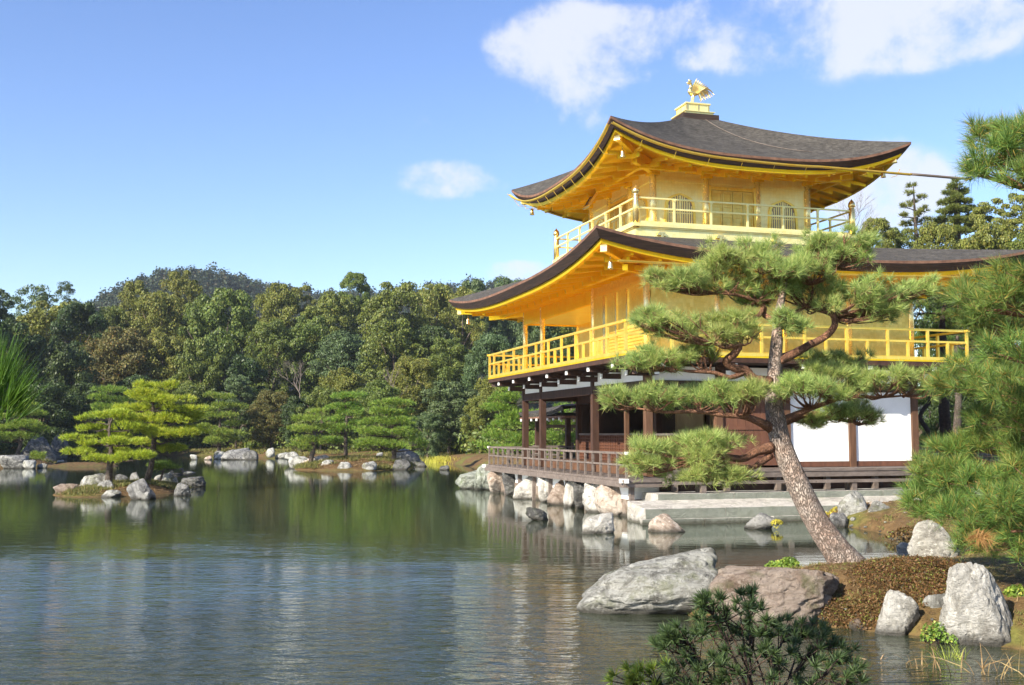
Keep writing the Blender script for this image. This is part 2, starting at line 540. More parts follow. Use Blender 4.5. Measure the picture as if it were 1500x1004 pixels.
class MB:
    """collects vertices and faces and links them as ONE mesh object"""

    def __init__(self):
        self.v, self.f, self.mi, self.arr = [], [], [], []

    def face(self, pts, mi=0):
        i = len(self.v)
        self.v.extend(tuple(p) for p in pts)
        self.f.append(tuple(range(i, i + len(pts))))
        self.mi.append(mi)

    def box(self, x0, x1, y0, y1, z0, z1, mi=0):
        i = len(self.v)
        self.v += [(x0, y0, z0), (x1, y0, z0), (x1, y1, z0), (x0, y1, z0), (x0, y0, z1), (x1, y0, z1), (x1, y1, z1), (x0, y1, z1)]
        self.f += [(i, i + 3, i + 2, i + 1), (i + 4, i + 5, i + 6, i + 7), (i, i + 1, i + 5, i + 4), (i + 1, i + 2, i + 6, i + 5),
                   (i + 2, i + 3, i + 7, i + 6), (i + 3, i, i + 4, i + 7)]
        self.mi += [mi] * 6
        return self

    def beam(self, a, b, w, h, mi=0):
        """square bar from a to b"""
        a, b = Vector(a), Vector(b)
        d = (b - a).normalized()
        s = d.cross(Vector((0, 0, 1)))
        if s.length < 1e-4:
            s = Vector((1, 0, 0))
        s.normalize()
        u = s.cross(d).normalized()
        i = len(self.v)
        for p in (a, b):
            for (sx, sy) in ((-1, -1), (1, -1), (1, 1), (-1, 1)):
                self.v.append(tuple(p + s * sx * w / 2 + u * sy * h / 2))
        self.f += [(i, i + 1, i + 2, i + 3), (i + 7, i + 6, i + 5, i + 4)]
        for k in range(4):
            k2 = (k + 1) % 4
            self.f.append((i + k, i + 4 + k, i + 4 + k2, i + k2))
        self.mi += [mi] * 6
        return self

    def tube(self, pts, rad, n=8, mi=0, rough=0.0, seed=0):
        pts = [Vector(p) for p in pts]
        if not hasattr(rad, '__len__'):
            rad = [rad] * len(pts)
        rng = random.Random(seed)
        i0 = len(self.v)
        up = None
        for k, p in enumerate(pts):
            d = (pts[min(k + 1, len(pts) - 1)] - pts[max(k - 1, 0)]).normalized()
            if up is None:
                up = Vector((0, 0, 1)) if abs(d.z) < .9 else Vector((1, 0, 0))
            s = d.cross(up).normalized()
            up = s.cross(d).normalized()
            for j in range(n):
                t = 2 * math.pi * j / n
                rr = rad[k] * (1 + rough * (rng.random() - .5))
                self.v.append(tuple(p + (s * math.cos(t) + up * math.sin(t)) * rr))
        for k in range(len(pts) - 1):
            for j in range(n):
                a = i0 + k * n + j
                b = i0 + k * n + (j + 1) % n
                self.f.append((a, b, b + n, a + n))
                self.mi.append(mi)
        self.f.append(tuple(i0 + n - 1 - j for j in range(n)))
        self.f.append(tuple(i0 + (len(pts) - 1) * n + j for j in range(n)))
        self.mi += [mi, mi]
        return self

    def lathe(self, c, prof, n=12, mi=0):
        c = Vector(c)
        return self.tube([c + Vector((0, 0, z)) for r, z in prof], [r for r, z in prof], n, mi)

    def grid(self, rows, mi=0, flip=False):
        i0 = len(self.v)
        n = len(rows[0])
        for r in rows:
            self.v.extend(tuple(p) for p in r)
        for a in range(len(rows) - 1):
            for b in range(n - 1):
                q = (i0 + a * n + b, i0 + a * n + b + 1, i0 + (a + 1) * n + b + 1, i0 + (a + 1) * n + b)
                self.f.append(q[::-1] if flip else q)
                self.mi.append(mi)
        return self

    def cards(self, V, k):
        """V: array (n, k, 3) of loose k-gons"""
        self.arr.append((np.asarray(V, np.float32), k))

    def build(self, name, mats, parent=None, smooth=False):
        me = bpy.data.meshes.new(name)
        nv = len(self.v)
        V = [np.array(self.v, np.float32).reshape(-1, 3)]
        L = [np.array([i for f in self.f for i in f], np.int32)]
        T = [np.array([len(f) for f in self.f], np.int32)]
        mi = [np.array(self.mi, np.int32)]
        for A, k in self.arr:
            n = len(A)
            V.append(A.reshape(-1, 3))
            L.append(np.arange(n * k, dtype=np.int32) + nv)
            T.append(np.full(n, k, np.int32))
            mi.append(np.zeros(n, np.int32))
            nv += n * k
        V, L, T, mi = map(np.concatenate, (V, L, T, mi))
        me.vertices.add(len(V))
        me.vertices.foreach_set('co', V.ravel())
        me.loops.add(len(L))
        me.loops.foreach_set('vertex_index', L)
        me.polygons.add(len(T))
        st = np.zeros(len(T), np.int32)
        st[1:] = np.cumsum(T)[:-1]
        me.polygons.foreach_set('loop_start', st)
        me.polygons.foreach_set('loop_total', T)
        me.polygons.foreach_set('material_index', mi)
        me.polygons.foreach_set('use_smooth', np.full(len(T), bool(smooth)))
        for m in (mats if isinstance(mats, (list, tuple)) else [mats]):
            me.materials.append(M[m] if isinstance(m, str) else m)
        me.update(calc_edges=True)
        me.validate()
        o = bpy.data.objects.new(name, me)
        COL.objects.link(o)
        if parent is not None:
            o.parent = parent
        return o


def tag(o, label=None, cat=None, group=None, kind=None):
    if label:
        o['label'] = label
    if cat:
        o['category'] = cat
    if group:
        o['group'] = group
    if kind:
        o['kind'] = kind
    return o


def empty(name, loc, label, cat, group=None, rz=0.0):
    o = bpy.data.objects.new(name, None)
    o.empty_display_size = .2
    o.location = loc
    o.rotation_euler = (0, 0, rz)
    COL.objects.link(o)
    return tag(o, label, cat, group)


def copy_tree(o, parent=None):
    c = o.copy()
    COL.objects.link(c)
    c.parent = parent
    for ch in list(o.children):
        copy_tree(ch, c)
    return c


def norm(a):
    return a / np.maximum(np.linalg.norm(a, axis=-1, keepdims=True), 1e-9)


def vnoise(p, seed=0, octv=4, f=1.0):
    """cheap smooth pseudo noise, vectorised"""
    rng = np.random.default_rng(seed)
    out = np.zeros(p.shape[:-1])
    amp = 1.0
    for o in range(octv):
        for k in range(3):
            d = rng.normal(size=3)
            d /= np.linalg.norm(d)
            ph = rng.random() * 6.28
            out += amp * np.sin((p @ d) * f * 2.1 + ph + 1.3 * np.sin((p @ np.roll(d, 1)) * f * 1.3 + ph * 2))
        amp *= .5
        f *= 2.1
    return out / 4.0


def curve(pts, n=4):
    """smooth polyline through points (Catmull-Rom)"""
    pts = [Vector(p) for p in pts]
    if len(pts) < 3:
        return pts
    ext = [pts[0] * 2 - pts[1]] + pts + [pts[-1] * 2 - pts[-2]]
    out = []
    for i in range(1, len(ext) - 2):
        a, b, c, d = ext[i - 1:i + 3]
        for k in range(n):
            t = k / n
            out.append(.5 * ((2 * b) + (c - a) * t + (2 * a - 5 * b + 4 * c - d) * t * t + (3 * b - a - 3 * c + d) * t ** 3))
    out.append(pts[-1])
    return out



# ================================================================== SETTING: ground, hills, pond
PA = 0.2868                       # the pavilion is turned by this angle
PX0, PY0 = 3.73, 30.25
UN = Vector((math.cos(PA), math.sin(PA), 0))       # north: along the east front
UW = Vector((-math.sin(PA), math.cos(PA), 0))      # west: along the pond front


def loc2w(u, v, z=0.0):
    return Vector((PX0, PY0, 0)) + UN * u + UW * v + Vector((0, 0, z))


SHORE = [(-30, 7.4), (-8, 7.6), (-1, 7.2), (1.2, 7.0), (3, 8.0), (6, 8.8), (9, 9.2), (9.4, 10.2), (6.4, 10.9), (5.4, 11.3), (4.9, 11.7),
         (4.3, 12.3), (3.7, 12.7), (3.0, 13.0), (2.2, 13.4), (2.0, 14.1), (2.6, 14.7), (3.4, 15.1), (4.4, 15.5), (5.4, 16.0), (6.5, 17.3),
         (7.5, 19.3), (8.2, 22.5), (8.3, 24.4), (8.1, 25.6), (7.9, 26.8), (7.7, 28.7)]
SHORE += [tuple(loc2w(u, v)[:2]) for (u, v) in ((3.2, -2.5), (-.6, -2.3), (-.5, -1.0), (-.5, 3), (-.5, 8), (-.4, 12.4),
                                                (.2, 12.3), (1.5, 12.2), (5, 12.6), (8, 13.5), (7.5, 17), (6.0, 22))]
SHORE += [(2.5, 57), (1.0, 62), (-1.5, 70), (-3.6, 78), (-5, 83), (-7, 87), (-10, 92), (-17, 97), (-24, 103), (-30, 110), (-38, 113),
          (-46, 111), (-46, 95), (-40, 82), (-31.5, 76.5), (-30.3, 74.5), (-33, 72.6), (-45, 71), (-80, 68), (-80, 20)]
SHORE = np.array(SHORE, float)


def sdf_poly(pts, poly):
    """signed distance, negative inside"""
    d = np.full(len(pts), 1e9)
    ins = np.zeros(len(pts), bool)
    for i in range(len(poly)):
        a, b = poly[i], poly[(i + 1) % len(poly)]
        e = b - a
        w = pts - a
        t = np.clip((w @ e) / (e @ e), 0, 1)
        d = np.minimum(d, np.linalg.norm(w - t[:, None] * e, axis=1))
        c = ((a[1] <= pts[:, 1]) != (b[1] <= pts[:, 1]))
        if abs(e[1]) > 1e-9:
            xi = a[0] + (pts[:, 1] - a[1]) / e[1] * e[0]
            ins ^= c & (pts[:, 0] < xi)
    return np.where(ins, -d, d)


ISLES = [((-14.6, 41.8), (2.25, 3.6), .34), ((-10.0, 69.6), (3.7, 4.6), .62), ((-28.5, 74.0), (2.4, 1.6), .3)]


def terrain(xy):
    xy = np.asarray(xy, float).reshape(-1, 2)
    x, y = xy[:, 0], xy[:, 1]
    p3 = np.c_[xy, np.zeros(len(xy))]
    wob = vnoise(p3, 5, 4, .35)
    sd = sdf_poly(xy, SHORE) + .12 * wob
    land = .10 + .30 * np.clip(sd / 1.0, 0, 1) ** .7 + .12 * np.clip(sd / 4, 0, 1) + .05 * wob
    bed = -.10 - .30 * np.clip(-sd / 1.6, 0, 1) - .7 * np.clip((-sd - 1.5) / 6, 0, 1)
    k = np.clip(sd / .25 + .5, 0, 1)
    z = bed * (1 - k) + land * k
    # islands
    for (c, r, h) in ISLES:
        q = np.hypot((x - c[0]) / r[0], (y - c[1]) / r[1]) + .07 * wob
        z = np.maximum(z, h * (1 - np.clip(q, 0, 1.4) ** 3) + .03 * wob)
    # peninsula with the pine is mounded, near bank under the camera is higher
    z += .16 * np.exp(-(((x - 4.6) / 1.6) ** 2 + ((y - 14.6) / 1.5) ** 2)) * (sd > 0)
    z += .25 * np.clip((6.6 - y) / 3, 0, 1) * np.clip(1.2 + sd * 0, 0, 1) * (np.hypot(x, y) < 30) * (sd > 0)
    # level ground under the stone landing
    uu = (x - PX0) * UN.x + (y - PY0) * UN.y
    vv = (x - PX0) * UW.x + (y - PY0) * UW.y
    z = np.where((uu > -2) & (uu < 9.9) & (vv > -3.2) & (vv < .5), np.minimum(z, .20), z)
    # the wooded hillside beyond the pond
    far = np.clip(sd - 5, 0, None)
    leftish = np.clip((14 - x + .25 * (y - 60)) / 26, 0, 1)
    slope = np.clip((y - 55) / 40, 0, 1) * leftish
    z += slope * (11.0 * (1 - np.exp(-far / 46)) + .04 * far * np.clip(1 - far / 300, 0, 1))
    z += (1 - leftish) * np.clip((y - 52) / 60, 0, 1) * 3.0
    # far hills: a wooded peak to the left and a long ridge
    bump = 45 * np.exp(-(((x + 143) / 58) ** 2 + ((y - 455) / 80) ** 2))
    bump += 60 * np.exp(-(((x + 5) / 150) ** 2 + ((y - 530) / 70) ** 2))
    bump += 24 * np.exp(-(((x + 360) / 110) ** 2 + ((y - 560) / 120) ** 2))
    bump += 22 * np.exp(-(((x - 330) / 170) ** 2 + ((y - 560) / 120) ** 2))
    z += bump * (1 + .05 * wob)
    return z


def gz(x, y):
    return float(terrain([(x, y)])[0])


rad = np.concatenate([[0.0], np.geomspace(.6, 60, 250), np.geomspace(62, 3500, 130)])
ang = np.concatenate([np.linspace(-34, 34, 300), np.linspace(35.5, 324.5, 110)])
ang = np.radians(ang)
RR, AA = np.meshgrid(rad, ang, indexing='ij')
gx, gy = RR * np.sin(AA), RR * np.cos(AA)
gzv = terrain(np.c_[gx.ravel(), gy.ravel()])
na, nr = len(ang), len(rad)
mb = MB()
V = np.c_[gx.ravel(), gy.ravel(), gzv]
mb.v = [tuple(p) for p in V]
for i in range(nr - 1):
    for j in range(na):
        j2 = (j + 1) % na
        if i == 0:
            mb.f.append((j2, na + j2, na + j)) if False else mb.f.append((0, na + j2, na + j))
        else:
            mb.f.append((i * na + j, i * na + j2, (i + 1) * na + j2, (i + 1) * na + j))
mb.f = [f[::-1] for f in mb.f]
mb.mi = [0] * len(mb.f)
tag(mb.build('ground', 'ground', smooth=True), kind='structure')

mb = MB()
mb.face([(-100, 1, 0), (14, 1, 0), (14, 130, 0), (-100, 130, 0)])
tag(mb.build('pond_water', 'water'), kind='structure')

# ================================================================== THE PAVILION
pav = empty('golden_pavilion', (PX0, PY0, 0),
            'three storey pavilion with gilded upper floors and dark shingled roofs on the pond edge', 'pavilion', None, PA)
NS, LL = 8.5, 11.42
Z2, Z3 = 4.33, 8.44
VC = [0.0, 4.12, 9.33, LL]                  # columns of the pond front
UC = [0.0, 2.125, 4.25, 6.375, NS]          # columns of the east front


def part(name, mb, m, parent=pav, smooth=False, label=None):
    o = mb.build(name, m, parent, smooth)
    if label:
        o['label'] = label
    return o


# ---- ground floor
part('plinth', MB().box(-.90, 9.1, -.66, 12.05, -.6, .45), 'rock_brown')
part('foundation_wall', MB().box(-.86, 9.08, -.62, 12.0, .452, .86), 'plaster', label='white plastered foundation wall')
mb = MB()
k = 0
v = -1.2
while v < 12.55:                                   # pond side deck boards laid lengthwise
    v2 = min(v + 2.75, 12.6)
    for i in range(5):
        mb.box(-1.2 + i * .25, -1.2 + i * .25 + .24, v, v2 - .008, .955, 1.02 - .003 * ((i + k) % 2))
    v = v2
    k += 1
mb.box(-1.24, -1.16, -1.24, 12.64, .80, .95)
mb.box(-1.15, .0, -1.24, -1.16, .80, .95)
mb.box(-1.15, .0, 12.56, 12.64, .80, .95)
mb.box(-1.28, -.02, -1.28, -1.245, .93, 1.00)
deck = part('pond_deck', mb, 'wood_grey')
cap = MB()
for (u, v, z) in ((-1.29, -1.20, .965), (-1.20, -1.31, .965), (-1.29, 12.6, .965)):
    cap.box(u - .04, u + .06, v - .05, v + .05, z - .05, z + .06)
part('beam_cap', cap, 'white_metal', deck)
for v in np.linspace(-1.02, 12.45, 9):
    part('deck_post', MB().box(-.99, -.87, v - .06, v + .06, -.1, .80), 'wood_grey')
part('main_floor', MB().box(-.0, NS + .05, .0, LL + .05, 1.02, 1.24), 'wood_brown')
mb = MB()
for i in range(6):
    mb.box(.02, 9.7, -1.22 + i * .2, -1.22 + i * .2 + .192, 1.17, 1.24 - .003 * (i % 2))
mb.box(.02, 9.7, -1.20, -1.10, 1.02, 1.165)
ev = part('east_deck', mb, 'wood_grey')
for u in np.linspace(.3, 9.5, 7):
    part('deck_post', MB().box(u - .07, u + .07, -1.08, -.94, .2, 1.02), 'wood_grey')
part('deck_skirt', MB().box(.0, 9.6, -.80, -.70, .35, 1.0), 'wood_dark')

# railing of the lower deck
mb = MB()
zr = 1.71
mb.beam((-1.10, -1.12, zr - .03), (-1.10, 12.56, zr - .03), .07, .06)
mb.beam((-1.10, -1.12, 1.37), (-1.10, 12.52, 1.37), .045, .05)
mb.beam((-1.10, 12.52, zr - .032), (2.2, 12.52, zr - .032), .07, .06)
mb.beam((-1.06, 12.52, 1.368), (2.2, 12.52, 1.368), .045, .05)
mb.beam((-1.07, -1.10, zr - .032), (-.05, -1.10, zr - .032), .07, .06)
mb.beam((-1.06, -1.10, 1.368), (-.05, -1.10, 1.368), .045, .05)
rail = part('deck_railing', mb, 'wood_grey')
for v in list(np.linspace(-1.10, 12.48, 23)):
    part('baluster', MB().box(-1.13, -1.07, v - .03, v + .03, 1.021, zr - .06), 'wood_grey', rail)
for u in (-.3, .5, 1.3, 2.1):
    part('baluster', MB().box(u - .03, u + .03, 12.49, 12.55, 1.021, zr - .06), 'wood_grey', rail)
for v in (-1.12, 12.56):
    part('rail_cap', MB().box(-1.145, -1.055, v - .04, v + .04, zr - .07, zr + .008), 'white_metal', rail)

# columns
c1 = [(0, v) for v in VC] + [(u, 0) for u in UC[1:]] + [(2.125, LL), (2.125, 9.33), (2.125, 4.12), (NS, LL), (NS, 5.7), (4.25, LL), (6.375, LL)]
for (u, v) in c1:
    part('column', MB().box(u - .10, u + .10, v - .10, v + .10, 1.0, 4.05), 'wood_dark' if v not in (0,) else 'wood_brown')
part('tie_beam', MB().box(-.085, .085, -.085, LL + .085, 3.40, 3.66).box(.09, NS + .085, -.085, .085, 3.40, 3.66)
     .box(.09, NS + .085, LL - .085, LL + .084, 3.40, 3.66).box(NS - .085, NS + .084, .09, LL - .09, 3.40, 3.66)
     .box(2.04, 2.21, .09, LL - .09, 3.30, 3.62), 'wood_dark')
part('plaster_band', MB().box(-.04, .04, .1, LL - .1, 3.665, 4.05).box(.1, NS - .1, -.04, .04, 3.665, 4.05)
     .box(.1, NS - .1, LL - .04, LL + .04, 3.665, 4.05).box(NS - .04, NS + .04, .1, LL - .1, 3.665, 4.05), 'plaster',
     label='white plaster strip under the balcony')
part('porch_ceiling', MB().box(.06, 2.02, .08, LL - .1, 3.69, 3.74), 'paper')
# dark room behind the porch
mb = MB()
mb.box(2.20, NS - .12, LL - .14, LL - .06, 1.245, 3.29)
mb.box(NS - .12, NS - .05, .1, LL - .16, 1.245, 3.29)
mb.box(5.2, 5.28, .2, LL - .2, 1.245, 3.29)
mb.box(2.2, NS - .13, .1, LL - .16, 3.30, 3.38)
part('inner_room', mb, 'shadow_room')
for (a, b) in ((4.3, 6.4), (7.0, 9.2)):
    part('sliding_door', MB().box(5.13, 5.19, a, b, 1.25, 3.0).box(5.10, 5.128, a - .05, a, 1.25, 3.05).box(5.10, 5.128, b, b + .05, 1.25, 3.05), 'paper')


def lattice(a, b, z0, z1, axis, at, nx, nz):
    """half-height lattice shutter"""
    mb = MB()

    def bx(p0, p1, q0, q1, d0, d1):
        if axis == 'v':
            mb.box(at + d0, at + d1, p0, p1, q0, q1)
        else:
            mb.box(p0, p1, at - d1, at - d0, q0, q1)
    bx(a, b, z0, z1, .02, .035)
    for i in range(nx + 1):
        p = a + (b - a) * i / nx
        bx(p - .011, p + .011, z0, z1, -.022, .018)
    for i in range(nz + 1):
        q = z0 + (z1 - z0) * i / nz
        bx(a, b, q - .011, q + .011, -.018, .016)
    return mb


for a, b in ((.12, 4.0), (4.24, 9.2), (9.45, LL - .12)):
    lw = part('lattice_shutter', lattice(a, b, 1.26, 2.12, 'v', 2.125, int((b - a) / .16), 8), 'wood_red')
    part('shutter_rail', MB().box(2.07, 2.18, a, b, 2.14, 2.20), 'wood_grey', lw)
lw = part('lattice_shutter', lattice(.12, 2.0, 1.26, 2.12, 'u', 0, 12, 8), 'wood_red')
part('shutter_rail', MB().box(.12, 2.0, -.05, .06, 2.14, 2.20), 'wood_grey', lw)
# inner posts seen through the south bay
for u in (.75, 1.4):
    part('column', MB().box(u - .06, u + .06, 3.3, 3.42, 1.25, 3.3), 'wood_brown')
# brown double doors in the second bay
dr = MB()
for i in range(8):
    dr.box(2.24 + i * .24, 2.24 + i * .24 + .232, -.03, .03, 1.3, 3.38)
dr.box(2.24, 4.14, -.055, -.032, 1.55, 1.65).box(2.24, 4.14, -.055, -.032, 2.3, 2.4).box(2.24, 4.14, -.055, -.032, 3.0, 3.1)
part('plank_door', dr, 'wood_red')
# white panels in the two north bays
for a, b in ((4.36, 6.265), (6.485, 8.39)):
    pn = part('wall_panel', MB().box(a, b, -.03, .03, 1.40, 3.395), 'plaster', label='bright white wall panel')
    part('frame', MB().box(a, b, -.05, .05, 1.25, 1.395), 'wood_red', pn)
mb = MB()
for i in range(6):
    mb.box(NS - .03, NS + .03, .15 + i * 1.85, .15 + i * 1.85 + 1.8, 1.3, 3.39)
part('north_wall', mb, 'plaster')

# balcony brackets, dark wood with white tips
bset = [('v', v) for v in np.linspace(-.02, LL, 7)] + [('u', u) for u in UC]
for ax, t in bset:
    mb = MB()

    def bb(d0, d1, w, z0, z1, mi=0):
        if ax == 'v':
            mb.box(-d1, -d0, t - w, t + w, z0, z1, mi)
        else:
            mb.box(t - w, t + w, -d1, -d0, z0, z1, mi)
    bb(.05, .62, .075, 3.78, 3.93)
    bb(.05, 1.02, .08, 3.97, 4.11)
    bb(.45, .60, .16, 3.935, 3.965)
    bb(.46, .60, .30, 3.965, 4.03)
    b = part('bracket', mb, 'wood_dark')
    mb = MB()
    bb(.62, .655, .065, 3.79, 3.92)
    part('bracket_tip', mb, 'white_metal', b)
    mb = MB()
    bb(1.02, 1.055, .07, 3.98, 4.10)
    part('bracket_tip', mb, 'white_metal', b)
mb = MB()
mb.beam((0, 0, 4.04), (-1.06, -1.06, 4.04), .15, .15)
mb.beam((0, 0, 3.86), (-.66, -.66, 3.86), .15, .14)
part('bracket', mb, 'wood_dark')
mb = MB()
mb.beam((NS, 0, 4.04), (NS + 1.0, -1.0, 4.04), .15, .15)
part('bracket', mb, 'wood_dark')
mb = MB()
mb.beam((0, LL, 4.04), (-1.0, LL + 1.0, 4.04), .15, .15)
part('bracket', mb, 'wood_dark')

# ---- second floor
B2 = 1.15
mb = MB()
mb.box(-B2 + .03, NS + B2 - .03, -B2 + .03, LL + B2 - .03, 4.12, 4.245)
b2 = part('balcony', mb, 'wood_dark')
part('balcony_floor', MB().box(-B2 + .02, NS + B2 - .02, -B2 + .02, LL + B2 - .02, 4.25, 4.30), 'gold_deep', b2)
mb = MB()
for (z, h, w) in ((4.345, .09, .09), (4.83, .06, .055), (5.17, .065, .065)):
    a, b, c, d = -B2 + .06, NS + B2 - .06, -B2 + .06, LL + B2 - .06
    e = .10 if z > 5 else 0
    mb.box(a - w / 2, a + w / 2, c - e, d + e, z - h / 2, z + h / 2)
    mb.box(b - w / 2, b + w / 2, c - e, d + e, z - h / 2, z + h / 2)
    mb.box(a - e, b + e, c - w / 2, c + w / 2, z - h / 2 - .003, z + h / 2 - .003)
    mb.box(a - e, b + e, d - w / 2, d + w / 2, z - h / 2 - .003, z + h / 2 - .003)
rl = part('balcony_railing', mb, 'gold')


def rail_posts(a, b, c, d, z0, ztop, zmid, step, w, parent, m):
    pts = []
    for (p, q) in (((a, c), (a, d)), ((a, c), (b, c)), ((b, c), (b, d)), ((a, d), (b, d))):
        ln = math.hypot(q[0] - p[0], q[1] - p[1])
        n = max(2, round(ln / step))
        for i in range(n):
            t = i / n
            pts.append((p[0] + (q[0] - p[0]) * t, p[1] + (q[1] - p[1]) * t, i % 2 == 0))
    pts.append((b, d, True))
    done = set()
    for (u, v, tall) in pts:
        key = (round(u, 2), round(v, 2))
        if key in done:
            continue
        done.add(key)
        zt = ztop if tall else zmid
        part('railing_post', MB().box(u - w, u + w, v - w, v + w, z0, zt), m, parent)


rail_posts(a, b, c, d, 4.39, 5.135, 4.80, .66, .035, rl, 'gold')


def wall_box(mb, u0, u1, v0, v1, z0, z1, t=.05):
    mb.box(u0 - t * (u0 == u1), u1 + t * (u0 == u1), v0 - t * (v0 == v1), v1 + t * (v0 == v1), z0, z1)


WT = 7.0
part('wall', MB().box(.1, NS - .1, -.05, .05, 4.31, WT), 'gold_wall', label='plain gilded east wall')
mb = MB()
mb.box(-.05, .05, .1, 4.02, 4.31, WT)
part('wall', mb, 'gold')
part('wall', MB().box(.1, 2.02, 4.07, 4.17, 4.31, 6.3), 'gold')
part('wall', MB().box(2.075, 2.175, 4.2, LL - .1, 4.31, 6.3), 'gold')
part('wall', MB().box(2.23, NS - .1, LL - .05, LL + .05, 4.31, WT).box(NS - .05, NS + .05, .1, LL - .1, 4.31, WT), 'gold')
part('recess_ceiling', MB().box(.06, 2.07, 4.18, LL - .1, 6.30, 6.36), 'gold_pale')
part('lintel', MB().box(-.07, .07, 4.18, LL + .07, 6.25, WT - .01).box(.075, 2.1, LL - .07, LL + .06, 6.25, WT - .01), 'gold_deep')
for (u, v) in [(0, v) for v in VC] + [(u, 0) for u in UC[1:]] + [(2.125, LL), (NS, LL), (NS, 5.7), (2.125, 4.12)]:
    part('column', MB().tube([(u, v, 4.30), (u, v, WT)], .095, 12), 'gold_column', smooth=True)
for v in (1.25, 2.1, 3.05):
    part('door_stile', MB().box(-.085, -.05, v - (.10 if v > 3 else .05), v + (.10 if v > 3 else .05), 4.32, 6.35), 'gold_bright')
mb = MB()
for i in range(9):                                      # slatted shutters
    z = 4.42 + i * .095
    mb.box(-.075, -.052, .15, 2.95, z, z + .03)
part('shutter_slats', mb, 'gold')
# horizontal rails on the east wall
part('wall_rail', MB().box(.1, NS - .1, -.075, -.052, 6.34, 6.46).box(.1, NS - .1, -.075, -.052, 4.42, 4.50)
     .box(-.075, -.052, .1, 4.02, 6.38, 6.48), 'gold')


